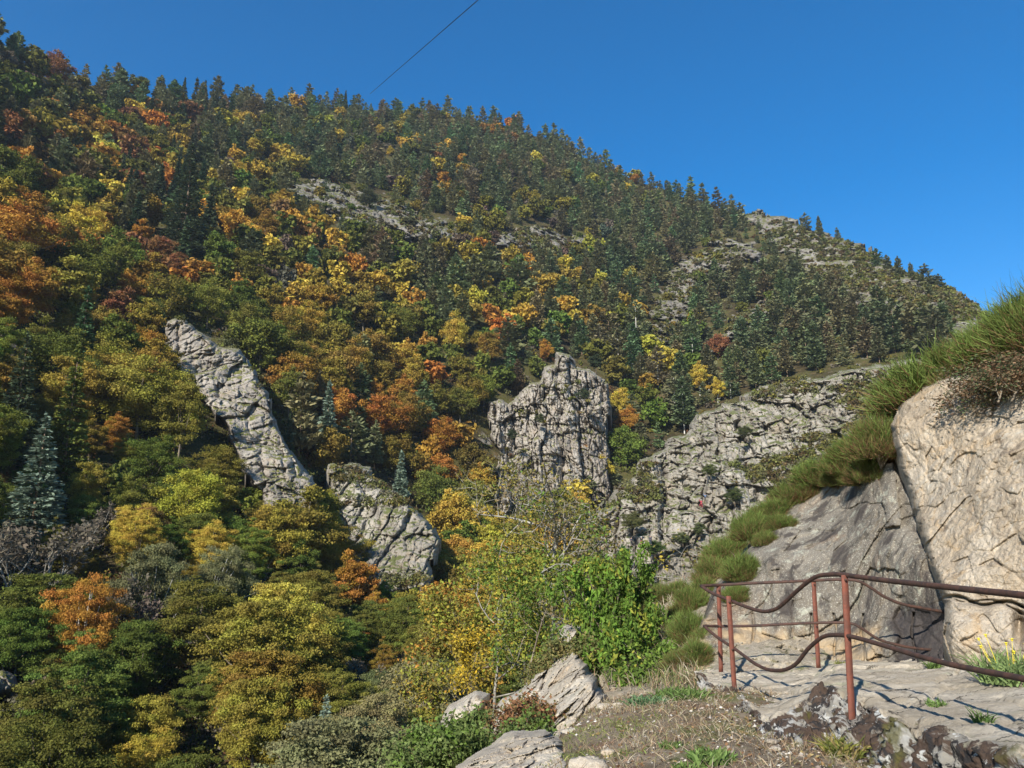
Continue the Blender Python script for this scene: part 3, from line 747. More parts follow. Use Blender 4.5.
HERO = [  # px, py, code, height m, width factor, label
    (182, 200, 'D', 33, 1.15, 'tall dark fir towering over the russet and yellow crowns in the upper left'),
    (157, 190, 'D', 17, .9, 'slimmer dark fir just left of the tall dark fir'),
    (207, 215, 'D', 19, .95, 'dark fir just right of the tall dark fir'),
    (30, 492, 'C', 13, 1.5, 'pale blue green cedar with spreading tips at the left edge'),
    (62, 425, 'G', 17, 1.0, 'tall sunlit yellow green conifer with bare trunk behind the pale cedar'),
    (322, 752, 'C', 5.5, 1.5, 'pale blue cedar cut by the bottom edge of the photo'),
    (326, 420, 'C', 15, 1.0, 'blue green cedar in the dark ravine right of the pale fin'),
    (350, 440, 'P', 12, 1.0, 'dense dark pine beside the blue green cedar in the ravine'),
    (374, 445, 'P', 11, .8, 'narrow grey pine above the broken lower crag'),
    (400, 480, 'C', 11, 1.1, 'blue green cedar leaning over the broken lower crag'),
    (287, 440, 'D', 9, .8, 'small dark fir in the shade right of the pale fin'),
    (75, 650, 'O', 10, .75, 'bright orange tree with white trunk standing out of the dark lower left'),
    (375, 396, 'O', 9, .7, 'vivid orange tree alone among green and amber crowns'),
    (52, 68, 'R', 13, 1.2, 'large russet round tree near the skyline at the left'),
    (160, 250, 'R', 9, 1.1, 'red orange tree below the tall dark fir'),
    (140, 235, 'O', 9, 1.0, 'orange tree touching the red orange one below the tall dark fir'),
    (175, 265, 'R', 8, 1., 'small red tree right of the red orange one below the tall dark fir'),
    (90, 140, 'Y', 9, 1.1, 'clear yellow tree on the upper left slope'),
    (235, 118, 'Y', 10, 1.0, 'yellow tree just under the pines of the upper slope'),
    (252, 148, 'Y', 11, 1.2, 'largest yellow tree of the upper slope'),
    (275, 150, 'Y', 9, 1.1, 'olive yellow tree right of the largest yellow tree'),
    (237, 168, 'Y', 8, 1.0, 'pale yellow tree below the largest yellow tree'),
    (455, 333, 'Y', 15, .7, 'bright yellow poplar shaped tree in the middle of the slope'),
    (140, 118, 'O', 10, 1, 'orange tree under the pines near the left skyline'),
    (142, 148, 'R', 9, .9, 'rust red tree between the yellow tree and the tall dark fir'),
    (170, 120, 'R', 8, 1, 'small rust tree among the dark pines under the left skyline'),
    (635, 178, 'O', 8, .9, 'small orange tree among the pines near the right part of the skyline'),
    (380, 128, 'Y', 7, .9, 'small golden tree among the pines above the long rock band'),
    (390, 150, 'Y', 7, 1.0, 'golden tree below the small golden one above the long rock band'),
    (447, 116, 'Y', 7, 1.1, 'yellow bushy tree just under the mountain top'),
    (545, 350, 'O', 9, .8, 'orange tree at the top left shoulder of the pillared crag'),
    (718, 345, 'R', 10, .9, 'rust red tree among pines above the sloping cliff'),
    (700, 378, 'Y', 12, 1.0, 'yellow green birch with white forked trunk above the sloping cliff'),
    (718, 390, 'Y', 9, .8, 'smaller yellow birch right of the forked white one'),
    (622, 400, 'Y', 10, .9, 'green and gold tree right of the pillared crag'),
    (628, 420, 'O', 9, 1.1, 'orange gold tree right of the pillared crag'),
    (580, 462, 'O', 11, 1.1, 'golden orange tree at the foot of the pillared crag'),
    (600, 470, 'Y', 9, 1.1, 'yellow tree at the right foot of the pillared crag'),
    (560, 470, 'A', 8, .8, 'thin amber tree against the front of the pillared crag'),
    (590, 492, 'P', 8, 1.3, 'wide dark pine between the pillared crag and the sloping cliff'),
    (134, 556, 'Y', 9, .85, 'yellow tree in the dark lower left slope'),
    (208, 560, 'Y', 8, .9, 'yellow topped tree left of the lower ravine'),
    (230, 600, 'g', 6, .9, 'bright green small tree in the lower left slope'),
    (450, 520, 'Y', 13, .8, 'pale yellow green pointed tree below the amber crowns'),
    (440, 470, 'O', 9, .9, 'orange topped tree above the pale yellow pointed tree'),
    (460, 370, 'A', 11, 1., 'amber tree below the bright yellow poplar shaped tree'),
    (350, 590, 'O', 9, 1., 'orange brown tree in front of the broken lower crag'),
    (300, 540, 'A', 13, 1.25, 'big amber crown filling the ravine below the pale fin'),
    (40, 575, 'B', 10, 1.2, 'leafless brown twiggy tree at the left under the pale cedar'),
    (15, 570, 'B', 9, 1.1, 'bare grey tree touching the left edge under the pale cedar'),
    (150, 600, 'S', 10, .7, 'grey green birch with pale stem in the lower left'),
    (196, 590, 'S', 9, .8, 'leaning grey birch with pale stem in the lower left'),
    (108, 620, 'B', 8, .7, 'dead bare tree right of the bright orange one'),
    (15, 235, 'O', 12, 1.2, 'large orange tree at the left edge'),
    (20, 210, 'O', 10, 1.2, 'orange tree above the large orange one at the left edge'),
    (120, 310, 'R', 10, 1.0, 'rust brown tree left of and above the pale fin'),
    (228, 345, 'S', 7, 1.2, 'grey leafless looking tree behind the top of the pale fin'),
    (345, 84, 'D', 14, .9, 'pointed fir rising above the skyline beside the cable end'),
    (204, 72, 'D', 12, .9, 'dark pointed fir on the skyline right of the round oak'),
    (141, 70, 'G', 11, 1.3, 'round dark oak breaking the skyline at the left'),
    (820, 222, 'P', 12, .8, 'first lone pine on the bare right skyline'), (838, 232, 'P', 9, .8, 'small pine on the bare right skyline beside the first lone pine'),
    (888, 264, 'P', 9, 1., 'leftmost of the pines near the low end of the right skyline'), (900, 268, 'P', 11, .9, 'second pine of the row near the low end of the right skyline'), (912, 271, 'P', 8, .9, 'third pine of the row near the low end of the right skyline'),
    (927, 275, 'P', 10, 1., 'fourth pine of the row near the low end of the right skyline'), (940, 282, 'P', 7, 1.3, 'last low pine at the right end of the skyline'),
    (806, 214, 'P', 11, .9, 'pine at the edge of the bare shoulder on the right skyline'),
]
KEEP = []   # crowns that show whole in the photo: nothing taller stands in front
for (x, y, c, h, wf, lab) in HERO:
    kd = None
    if lab.startswith('tall sunlit'): kd = 'D'
    t = add_tree(x, y, c, h, None, wf, lab, kind=kd)
    put(t['b'], h * (.5 if c in 'CD' or h > 14 else .4))
    KEEP.append((t['px'], t['py'] - .1 * h * F / t['r'], .26 * h * F / t['r'], t['r']))

# random wood over the whole visible slope
n_try = 0; fails = 0
cand = rng.uniform([-70, 40], [1000, 900], (90000, 2))
rr_all = mt_r(cand[:, 0], cand[:, 1]); sky_all = sky_y(cand[:, 0])
pr_near = np.array([(560, 900), (560, 640), (600, 600), (700, 585), (1000, 400), (1000, 900)], float)
covered = poly_sd(cand[:, 0], cand[:, 1], pr_near) > 0
for i in range(len(cand)):
    x, y = cand[i]; r = rr_all[i]
    if y < sky_all[i] + 1 or covered[i] or (x > 955 and y > 280): continue
    px, py = x, y
    code = pick(x, y - 20 * 150 / r, rng)
    k = 'P' if code == 'P' else 'D' if code == 'D' else 'K' if code == 'B' else 'B'
    b = P(x, y, r)
    sp = {'P': 5.2, 'D': 4.9, 'B': 6.6, 'K': 5.6}[k]
    if r < 110 and k != 'P': sp *= .9
    h = {'P': rng.uniform(9, 18) if rng.uniform() < .8 else rng.uniform(5, 9), 'D': rng.uniform(12, 18), 'B': rng.uniform(8, 13.5), 'K': rng.uniform(7, 10)}[k]
    if r < 115 and k in 'BK': h *= rng.uniform(.5, .82); sp *= .66
    onridge = RIDGE[:, 0].min() < x < RIDGE[:, 0].max() and poly_sd(np.array([x]), np.array([y]), RIDGE)[0] > -4
    if onridge:
        if rng.uniform() > .035: continue
        h *= .55
    elif blocked(x, y, 0, SOFT) or blocked(x, y - .55 * h * F / (r * 1.12), 1, SOFT):
        if rng.uniform() > .10: continue
        h *= .5; k = 'P' if rng.uniform() < .7 else 'B'; code = 'P' if k == 'P' else 'G'; sp = 6
    if clash(b, sp): continue
    tw_ = .38 * h * F / r; yc = y - .55 * h * F / (r * 1.12)
    if any(r < kr and abs(x - kx) < ks * .6 + tw_ * .5 and abs(yc - ky) < ks + tw_ * .8 for kx, ky, ks, kr in KEEP): continue
    cy = y - .55 * h * F / (r * 1.12)
    if k != 'P' or r < 260:
        if any(blocked(x + sx * tw_, cy + sy * tw_, 0, HARD) for sx, sy in ((-.8, 0), (.8, 0), (0, -.9), (-.5, -.6), (.5, -.6))): continue
    if blocked(x, y, 0) or blocked(x, cy, 1 + 1.2 * F / r) or blocked(x, y - .85 * h * F / (r * 1.12), 0): continue
    put(b, sp)
    trees.append(dict(px=x, py=cy, yb=y, r=r, b=b, code=code, h=h, k=k, w=rng.uniform(.85, 1.15), label=None, col=None, proto=None, lean=0, hero=False))
print('trees', len(trees), {c: sum(t['k'] == c for t in trees) for c in 'PDBK'}, round(_time.time() - _T0, 1))

# keep the ones that can be seen, largest first
def conif(t): return t['k'] in 'PD'
def vis(t): return -40 < t['px'] < 985 and t['py'] - .5 * t['h'] * F / t['r'] < 775
def size(t): return t['h'] / t['r'] * (10 if t['hero'] else 1)
con = sorted([t for t in trees if conif(t) and vis(t)], key=size, reverse=True)
bro = sorted([t for t in trees if not conif(t) and vis(t)], key=size, reverse=True)
NI = 296
solo = con[:NI] + bro[:NI]
rest_c, rest_b = con[NI:] + [t for t in trees if conif(t) and not vis(t) and t['r'] > 150], bro[NI:] + [t for t in trees if not conif(t) and not vis(t) and t['r'] > 150]

# ---- words that single each tree out
LM = [(180, 205, 'the tall dark fir'), (235, 400, 'the pale rock fin'), (300, 500, 'the lower tip of the pale fin'), (385, 530, 'the broken lower crag'), (550, 430, 'the pillared crag'),
      (30, 490, 'the pale cedar'), (75, 650, 'the bright orange tree'), (375, 396, 'the vivid orange tree'), (252, 148, 'the largest yellow tree'), (455, 333, 'the bright yellow poplar'),
      (380, 215, 'the long rock band'), (545, 238, 'the small rock band'), (715, 260, 'the rock dome'), (735, 335, 'the slanting rock rib'), (700, 378, 'the forked white birch'),
      (326, 420, 'the ravine cedar'), (52, 68, 'the russet skyline tree'), (90, 140, 'the clear yellow tree'), (15, 235, 'the large orange edge tree'), (120, 310, 'the rust brown tree'),
      (322, 752, 'the bottom cedar'), (134, 556, 'the dark slope yellow tree'), (300, 540, 'the big amber crown'), (450, 520, 'the pale yellow pointed tree'),
      (820, 222, 'the first lone skyline pine'), (372, 92, 'the lower end of the cable'), (208, 560, 'the yellow topped tree'), (590, 492, 'the wide dark pine'), (45, 280, 'the small pale rock scar'), (5, 685, 'the shaded pale boulder'), (635, 178, 'the small orange skyline tree'), (345, 84, 'the skyline fir')]
ORD = ['nearest', 'second nearest', 'third nearest', 'fourth nearest', 'fifth nearest', 'sixth nearest', 'seventh nearest', 'eighth nearest', 'ninth nearest', 'tenth nearest', 'eleventh nearest', 'twelfth nearest']
KW = {'P': 'pine', 'D': 'fir', 'B': 'broadleaf tree', 'K': 'bare tree'}
def side(t, lm):
    dx, dy = t['px'] - lm[0], t['py'] - lm[1]
    if abs(dx) > abs(dy): return 'right of' if dx > 0 else 'left of'
    return 'below' if dy > 0 else 'above'
buck = {}
for t in solo:
    if t['label']: continue
    lm = min(LM, key=lambda l: (l[0] - t['px']) ** 2 + (l[1] - t['py']) ** 2)
    t['dist'] = math.hypot(lm[0] - t['px'], lm[1] - t['py'])
    s = side(t, lm)
    wd = WORD[t['code']] if t['k'] != 'K' else 'leafless grey'
    buck.setdefault((wd, KW[t['k']], s, lm[2]), []).append(t)
for (wd, kw, s, l), ts in buck.items():
    ts.sort(key=lambda t: t['dist'])
    for i, t in enumerate(ts):
        t['label'] = f'{wd} {kw}, {ORD[i]} one {s} {l}' if i < len(ORD) else f'{wd} {kw} in the crowd {s} {l}'
        if len(ts) == 1: t['label'] = f'only {wd} {kw} just {s} {l}'

def tcolor(t):
    c = np.array(COL[t['code']]) * (1 + .09 * rng.normal() * np.array([1.2, -.5, 0]) + .04 * rng.normal(size=3)).clip(.6, 1.5) * rng.uniform(.8, 1.2)
    if rng.uniform() < .4 and t['code'] in 'GAOYR':
        c = c * .6 + .4 * np.array(COL['GAOY'[rng.integers(4)]])
    return c.clip(.01, .6)

CATW = {'P': 'pine tree', 'D': 'fir tree', 'B': 'broadleaf tree', 'K': 'bare tree'}
NMW = {'P': 'pine_tree', 'D': 'fir_tree', 'B': 'broadleaf_tree', 'K': 'bare_tree'}
for t in solo:
    far = 0 if t['r'] < 135 or t['h'] / t['r'] > .11 else 1
    if t['k'] == 'B' and t['r'] < 92: far = 2
    lst = PRO[t['k'], far]; pr = lst[rng.integers(len(lst))]
    if t['label'].startswith('tall dark fir'): pr = PRO['D', 0][2]
    s = t['h'] / pr.H
    o = empty(NMW[t['k']], tuple(t['b'] - [0, 0, .3]), rng.uniform(0, 6.28), (s * t['w'], s * t['w'], s))
    if t['label'].startswith('leaning'): o.rotation_euler = (0, R(22), 0)
    c = tcolor(t) if not t['hero'] else np.array(COL[t['code']]) * rng.uniform(.9, 1.1)
    cr = link('crown', pr.crown, o); cr.color = (*c, 1)
    tk = link('trunk', pr.trunk, o)
    if 'birch' in t['label'] or 'white trunk' in t['label']:
        me = pr.trunk.copy(); me.materials.clear(); me.materials.append(BARKW); tk.data = me
    tag(o, t['label'], CATW[t['k']], 'pines and firs on the mountainside' if conif(t) else 'autumn trees on the mountainside')

def mass(name, ts, label):
    Vs, Fs, tc, to, cl = [], [], [], [], []; off = 0
    for t in ts:
        key = 'P' if t['k'] == 'P' else 'D' if t['k'] == 'D' else 'B'
        V, Fq, at = TINY[key][rng.integers(len(TINY[key]))]
        H0 = {'P': 13, 'D': 15, 'B': 10}[key]; s = t['h'] / H0; a = rng.uniform(0, 6.28); ca, sa = math.cos(a), math.sin(a)
        v = V * [s * t['w'], s * t['w'], s]; v = np.stack([v[:, 0] * ca - v[:, 1] * sa, v[:, 0] * sa + v[:, 1] * ca, v[:, 2]], -1) + t['b']
        Vs.append(v); Fs.append(Fq + off); off += len(v)
        tc.append(np.broadcast_to([*tcolor(t), 1], (len(v), 4))); to.append(at['tone']); cl.append(at['clump'])
    o = link(name, mesh_from(name, np.vstack(Vs), np.vstack(Fs), LEAFS, False, dict(tcol=np.vstack(tc), tone=np.concatenate(to), clump=np.concatenate(cl))))
    tag(o, label, None, None, 'stuff')
    print(name, len(ts), off // 4)
mass('far_pine_forest', rest_c, 'dense far pine forest covering the upper mountainside')
if rest_b: mass('far_autumn_forest', rest_b, 'far mixed autumn woodland crowns on the mountainside')
# undergrowth between the trees: low bushes, one mass nobody could count
def undergrowth():
    n = 7000
    c = rng.uniform([-70, 60], [1000, 900], (n, 2))
    sk_ = sky_y(c[:, 0]); ok = (c[:, 1] > sk_ + 1) & ~(poly_sd(c[:, 0], c[:, 1], pr_near) > 0) & ~((c[:, 0] > 955) & (c[:, 1] > 280))
    c = c[ok]; r = mt_r(c[:, 0], c[:, 1]); B = P(c[:, 0], c[:, 1], r)
    nb = len(B)
    for k_, m_ in (('band', 300), ('band2', 130), ('spur', 330), ('spur2', 120), ('ridge', 1500), ('cliff', 1100), ('low', 120), ('mid', 60), ('fin', 12)):
        v = CRAGV[k_]; px_, py_, _d = proj(v); ins = (poly_sd(px_, py_, CRAGS[k_][0]) > 1) & (fbm(v / 14 * [1, 1, 2.2], 4, 88) > (.10 if k_ in ('cliff', 'mid', 'low', 'fin') else -.1))
        B = np.vstack([B, v[rng.choice(np.where(ins)[0], m_)]])
    c = np.zeros((len(B), 2)); r = np.hypot(B[:, 0], B[:, 1]); onrock = np.arange(len(B)) >= nb
    u = rng.uniform(size=len(c)); u2 = rng.normal(size=(len(c), 40, 3))
    rad = rng.uniform(.5, 1.5, len(c)) * np.where(onrock, .62, 1.15)
    pos = B[:, None] + u2 * rad[:, None, None] * [.75, .75, .42] + np.array([0, 0, .5])
    nn = pos.shape[0] * 40
    sz = np.repeat(np.clip(r / 420, .16, .9), 40)
    V, Fq = leaf_quads(pos.reshape(-1, 3), nn, 1.0, rng, up=.4)
    cen = np.repeat(pos.reshape(-1, 3), 4, 0); V = cen + (V - cen) * np.repeat(sz, 4)[:, None]
    pal = np.array([COL['G'], COL['A'], COL['S'], COL['B'], (.12, .06, .03), COL['G']])[rng.integers(0, 6, len(c))] * .9
    pal[onrock] = pal[onrock] * .6 + .4 * np.array([.15, .14, .06])
    tc = np.repeat(np.hstack([pal, np.ones((len(c), 1))]), 160, 0)
    o = link('undergrowth', mesh_from('undergrowth', V, Fq, LEAFS, False, dict(tcol=tc, tone=np.repeat(rng.uniform(0, 1, nn), 4), clump=np.repeat(np.repeat(u, 40), 4))))
    tag(o, 'low bushes and undergrowth between the trees of the mountainside', None, None, 'stuff')
undergrowth()
print('forest', round(_time.time() - _T0, 1))
#PART3
# ------------------------------------------------------------------ near ground, rocks and ledge
M_TAN, nt_, b_ = rock_mat('tan_granite', (.39, .31, .22), (.51, .43, .33), (.20, .15, .105), (.45, .31, .17), s=.45, lich=(.50, .47, .40), lich_amt=.5, stain_and_dark=.22, bump=.7, warm_amt=.6, cr=.012, vstretch=.8, speck=.35)
M_SLAB, nt_, b_ = rock_mat('lichened_slab', (.14, .12, .097), (.21, .185, .15), (.065, .056, .045), (.25, .17, .11), s=.8, lich=(.38, .38, .30), lich_amt=.6, bump=.5, warm_amt=.4, crack=False, stain_and_dark=.85, speck=.5)
M_PALE, nt_, b_ = rock_mat('pale_granite', (.40, .34, .265), (.52, .46, .37), (.20, .165, .13), (.44, .32, .20), s=.6, lich=(.34, .34, .24), lich_amt=.45, bump=.5, cr=.015, speck=.3)

def soil_mat():
    m, nt, nd, L = new_mat('dry_turf')
    out = nd.new('ShaderNodeOutputMaterial'); b = N(nt, 'ShaderNodeBsdfPrincipled', inp={'Roughness': 1}); b.inputs['Specular IOR Level'].default_value = .05
    v = mapped(nt)
    c = mixc(nt, (.17, .13, .09), (.27, .215, .15), step(nt, noise(nt, v, 2.2, 6), .4, .62))
    c = mixc(nt, c, (.13, .14, .05), step(nt, noise(nt, v, 1.1, 6, .6, .5), .53, .66))
    c = mixc(nt, c, (.22, .14, .09), step(nt, noise(nt, v, 3.1, 6, .6, .5), .55, .68))
    c = mixc(nt, c, mixc(nt, (.5, .5, .5), (1.45, 1.42, 1.38), noise(nt, v, 45, 5, .75)), .85, 'MULTIPLY')
    c = mixc(nt, c, (.42, .37, .31), step(nt, noise(nt, v, 16, 4, .7), .64, .70))
    bp = N(nt, 'ShaderNodeBump', inp={'Strength': .8, 'Distance': .06}); L.new(noise(nt, v, 14, 8, .75), bp.inputs['Height']); L.new(bp.outputs[0], b.inputs['Normal'])
    L.new(c, b.inputs['Base Color']); L.new(b.outputs[0], out.inputs[0]); return m
M_SOIL = soil_mat()

# the knoll the photographer stands on
class ZT:
    def __init__(s, pts):
        s.p = np.array(pts, float); n = len(pts); K = s.k(s.p[:, :2], s.p[:, :2]) + 1e-2 * np.eye(n)
        Q = np.hstack([np.ones((n, 1)), s.p[:, :2]]); M = np.block([[K, Q], [Q.T, np.zeros((3, 3))]])
        w_ = np.linalg.solve(M, np.concatenate([s.p[:, 2], np.zeros(3)])); s.w, s.c = w_[:n], w_[n:]
    def k(s, a, b):
        d2 = ((a[:, None] - b[None]) ** 2).sum(-1) + 1e-9; return .5 * d2 * np.log(d2)
    def __call__(s, x, y):
        q = np.stack([np.ravel(x), np.ravel(y)], -1)
        return (s.k(q, s.p[:, :2]) @ s.w + s.c[0] + q @ s.c[1:]).reshape(np.shape(x))
gp = [P(*a) for a in [(530, 760, 5.3), (600, 768, 5.0), (660, 768, 4.9), (740, 768, 4.8), (790, 768, 4.8), (640, 725, 6.4), (600, 692, 8.2), (680, 690, 8.4), (735, 697, 7.8), (765, 737, 6.2), (575, 705, 7.6), (545, 745, 5.9)]]
gp += [np.array(a, float) for a in [(-1, 1, -1.45), (1.5, 1, -1.5), (4, 1.5, -1.7), (3.2, 3.5, -1.65), (0, -3, -1.5), (4, -3, -1.6), (7, 5, -1.6), (4, 9.5, -1.3), (2.5, 10.5, -1.5), (6, 11, -1.4), (-3, -3, -1.6), (1., 10.5, -1.5)]]
ZG = ZT(gp)
EDGE = np.array([P(*a)[:2] for a in [(440, 800, 4.6), (500, 772, 5.2), (530, 745, 5.9), (560, 720, 6.8), (575, 700, 7.7), (600, 687, 8.5), (650, 686, 8.7), (690, 684, 8.9)]])
EDGE = np.vstack([[-2.2, -6], [-1.6, 0], EDGE, [2.6, 10.0], [3.0, 14], [14, 14], [14, -6]])
def knoll_z(x, y):
    z = ZG(x, y)
    sd = poly_sd(x, y, EDGE)
    q_ = np.stack([np.ravel(x), np.ravel(y), 0 * np.ravel(x)], -1); sd = sd + (.22 * fbm(q_ / .7, 4, 64)).reshape(np.shape(x))
    z = z - np.where(sd < 0, np.minimum(-sd * 1.5, 22) + .16, .16 * np.exp(-np.clip(sd, 0, 9) / .30))
    return z
gx = np.concatenate([np.arange(-16, -3, .4), np.arange(-3, 4.6, .05), np.arange(4.6, 13, .4)]); gy = np.concatenate([np.arange(-6, 3, .4), np.arange(3, 11, .05), np.arange(11, 30, .6)])
X, Y = np.meshgrid(gx, gy); Z = knoll_z(X, Y)
q = np.stack([X, Y, Z], -1).reshape(-1, 3)
Z = Z + (.05 * fbm(q / .5, 5, 70, .6) + .10 * fbm(q / 1.8, 3, 71)).reshape(X.shape)
def gz(x, y):
    x = np.atleast_1d(np.asarray(x, float)); y = np.atleast_1d(np.asarray(y, float))
    i = np.clip(np.searchsorted(gx, x) - 1, 0, len(gx) - 2); j = np.clip(np.searchsorted(gy, y) - 1, 0, len(gy) - 2)
    return Z[j, i]
idx = np.arange(X.size).reshape(X.shape)
Fc = np.stack([idx[:-1, :-1], idx[:-1, 1:], idx[1:, 1:], idx[1:, :-1]], -1).reshape(-1, 4)
tag(link('ground', mesh_from('ground', np.stack([X, Y, Z], -1).reshape(-1, 3), Fc, M_SOIL, True)), 'dry grassy knoll in the foreground', None, None, 'structure')

# hillside rising at the right behind the ledge
SLOPE_P = [(560, 715), (585, 660), (598, 622), (640, 596), (690, 572), (715, 548), (750, 512), (790, 484), (830, 456), (870, 426), (900, 402), (935, 378), (975, 356), (1010, 343), (1060, 308), (1120, 270), (1130, 720), (700, 740), (560, 740)]
SLOPE_C = [(700, 690, 9.8), (600, 690, 11.0), (600, 622, 16), (650, 602, 17), (700, 574, 17.3), (750, 514, 18.5), (830, 458, 17.5), (900, 403, 14.5), (980, 356, 12.8), (1110, 280, 11.5), (1110, 600, 10.8), (900, 600, 12.6), (800, 600, 12.6), (1000, 500, 11.8), (700, 640, 11.6), (640, 650, 12.8)]
SLOPE_R = TPS(SLOPE_C)
V, Fc = shell('hillside', SLOPE_P, SLOPE_C, 1.6, .9, .16, 77, M_SOIL, recede=5, edge=26, jag=2, zst=.8, crackd=.2)
M_HILL, nt_, b_ = rock_mat('stony_slope', (.27, .225, .165), (.36, .31, .24), (.14, .125, .07), (.24, .15, .09), s=.7, lich=(.15, .155, .06), lich_amt=.75, bump=.5, warm_amt=.6, speck=.5, crack=False)
tag(link('hillside', mesh_from('hillside', V, Fc, M_HILL, False)), 'stony slope with dry grass at the right', None, None, 'structure')

def near_rock(label, poly, ctrl, mat, nm='rock', cat='rock', **kw):
    V, Fc = shell(nm, poly, ctrl, kw.pop('stp', 1.), kw.pop('blk', 1.), kw.pop('amp', .1), kw.pop('seed', 3), mat, **kw)
    o = centred(nm, V, Fc, mat, kw.get('smooth', False)); tag(o, label, cat); return o
SLAB_C = [(700, 650, 10.9), (720, 580, 12.6), (800, 480, 15), (880, 465, 12.3), (905, 480, 11.6), (800, 660, 10.9), (850, 600, 11.2), (900, 600, 10.5), (940, 665, 9.35), (930, 560, 10.2), (780, 560, 12), (860, 520, 12), (960, 520, 11.2), (985, 620, 9.9)]
def recess(x, y):
    f = 1 / (1 + np.exp(-(x - 896 - 3 * np.sin(y * .2)) / 1.2)) * 1 / (1 + np.exp(-(y - 604 - .25 * (x - 896)) / 4.0))
    lines = sum(np.exp(-((x - a - .04 * (y - 620) + 1.5 * np.sin(y * .13 + a)) / 1.1) ** 2) * dd for a, dd in ((753, .10), (810, .12), (834, .1), (862, .14), (912, .14))) * (y > 612)
    return -.22 * f - lines
# joint face inside the slab, mixed towards near-black by a vertex mask
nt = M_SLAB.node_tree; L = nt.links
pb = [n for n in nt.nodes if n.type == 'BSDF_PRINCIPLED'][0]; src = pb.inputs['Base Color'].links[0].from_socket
at = N(nt, 'ShaderNodeAttribute', attribute_name='stain_and_dark'); wa = N(nt, 'ShaderNodeAttribute', attribute_name='ochre')
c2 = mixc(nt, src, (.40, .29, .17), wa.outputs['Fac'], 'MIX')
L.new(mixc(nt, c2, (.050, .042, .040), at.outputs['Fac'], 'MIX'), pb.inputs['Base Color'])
SLAB_P = [(700, 610), (712, 584), (745, 548), (775, 518), (800, 486), (830, 466), (872, 457), (905, 462), (940, 475), (960, 545), (985, 600), (985, 700), (900, 705), (800, 700), (720, 700), (690, 665)]
V, Fc = shell('rock_slab', SLAB_P, SLAB_C, .8, 1.8, .17, 83, M_SLAB, recede=1.4, edge=7, jag=9, zst=.4, crackd=.4, fine=1.1, vor=.8, block=.35, extra=recess)
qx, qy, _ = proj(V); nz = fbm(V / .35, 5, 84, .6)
st = np.clip((qx - 888 + nz * 14) / 8, 0, 1) * np.clip((qy - 598 + nz * 16) / 14, 0, 1) * .9  # darker mask over the recessed right end of the slab
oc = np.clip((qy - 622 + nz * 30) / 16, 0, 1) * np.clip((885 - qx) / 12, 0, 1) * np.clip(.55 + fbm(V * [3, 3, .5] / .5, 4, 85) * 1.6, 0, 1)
o = centred('rock_slab', V, Fc, M_SLAB, False, dict(stain_and_dark=st, ochre=oc * .8)); tag(o, 'grey brown lichened rock slab behind the rusty railing', 'rock')
TAN_P = [(893, 425), (903, 400), (925, 384), (950, 374), (985, 369), (1010, 362), (1060, 352), (1130, 340), (1130, 710), (1024, 700), (985, 700), (950, 694), (944, 650), (945, 602), (930, 560), (915, 520), (902, 480), (895, 450)]
TAN_C = [(895, 420, 11.3), (950, 380, 11), (1060, 350, 10.2), (1100, 500, 8.8), (1000, 500, 9.3), (920, 500, 10.7), (950, 600, 9.0), (1000, 600, 8.8), (950, 680, 8.9), (1024, 680, 8.5), (1120, 690, 8.1)]
def creases(x, y):
    a = np.exp(-((y - 598 - .12 * (x - 950) + 3 * np.sin(x * .12)) / 1.6) ** 2) * .22
    b = np.exp(-((y - 585 - .22 * (x - 905) + 4 * np.sin(x * .09)) / 1.3) ** 2) * .10
    bulge = .35 * np.exp(-((y - 640) / 34) ** 2) * (y > 598)
    hole = .5 * np.exp(-(((x - 1020) / 5) ** 2 + ((y - 625) / 16) ** 2))
    return bulge - a - b - hole
near_rock('large tan granite boulder at the right edge', TAN_P, TAN_C, M_TAN, stp=.7, blk=.8, amp=.085, seed=91, recede=.45, edge=9, jag=4, zst=.9, crackd=.3, fine=1.4, extra=creases, tilt=.6, vor=.75)

# the ledge: a loft of back edge, front edge and foot
Bk = [(690, 668, 10.6), (745, 662, 11.1), (790, 658, 11.2), (822, 656, 11.1), (850, 655, 10.9), (885, 657, 10.5), (925, 658, 10.0), (965, 656, 9.8), (1030, 650, 9.4), (1130, 640, 9.2)]
Fr = [(702, 677, 8.8), (737, 692, 7.9), (764, 722, 6.5), (800, 707, 6.6), (827, 690, 6.9), (850, 697, 6.25), (884, 714, 5.5), (922, 728, 4.95), (960, 742, 4.5), (1060, 772, 3.8)]
Ft = [(700, 690, 8.5), (733, 706, 7.6), (768, 748, 5.9), (800, 790, 5.2), (828, 812, 4.9), (850, 822, 4.7), (900, 850, 4.4), (940, 880, 4.1), (990, 920, 3.7), (1100, 990, 3.2)]
Bk, Fr, Ft = [np.array([P(*a) for a in l]) for l in (Bk, Fr, Ft)]
def resample(a, n):
    t = np.linspace(0, len(a) - 1, n); i = np.minimum(t.astype(int), len(a) - 2); f = (t - i)[:, None]
    f = f * f * (3 - 2 * f) * .35 + f * .65
    return a[i] * (1 - f) + a[i + 1] * f
n = 420; Bk, Fr, Ft = resample(Bk, n), resample(Fr, n), resample(Ft, n)
rows = []
for t in np.linspace(0, 1, 130): rows.append(Bk * (1 - t) + Fr * t)
for t in np.linspace(0, 1, 90)[1:]: rows.append(Fr * (1 - t) + Ft * t + np.array([0, 0, .0]))
G = np.stack(rows)
for _ in range(3):
    G[118:142] = (G[117:141] + G[118:142] * 2 + G[119:143]) / 4
du = np.gradient(G, axis=1); dv = np.gradient(G, axis=0); nr = np.cross(dv, du); nr /= np.linalg.norm(nr, axis=-1)[..., None] + 1e-9
if nr[60, 200, 2] < 0: nr = -nr
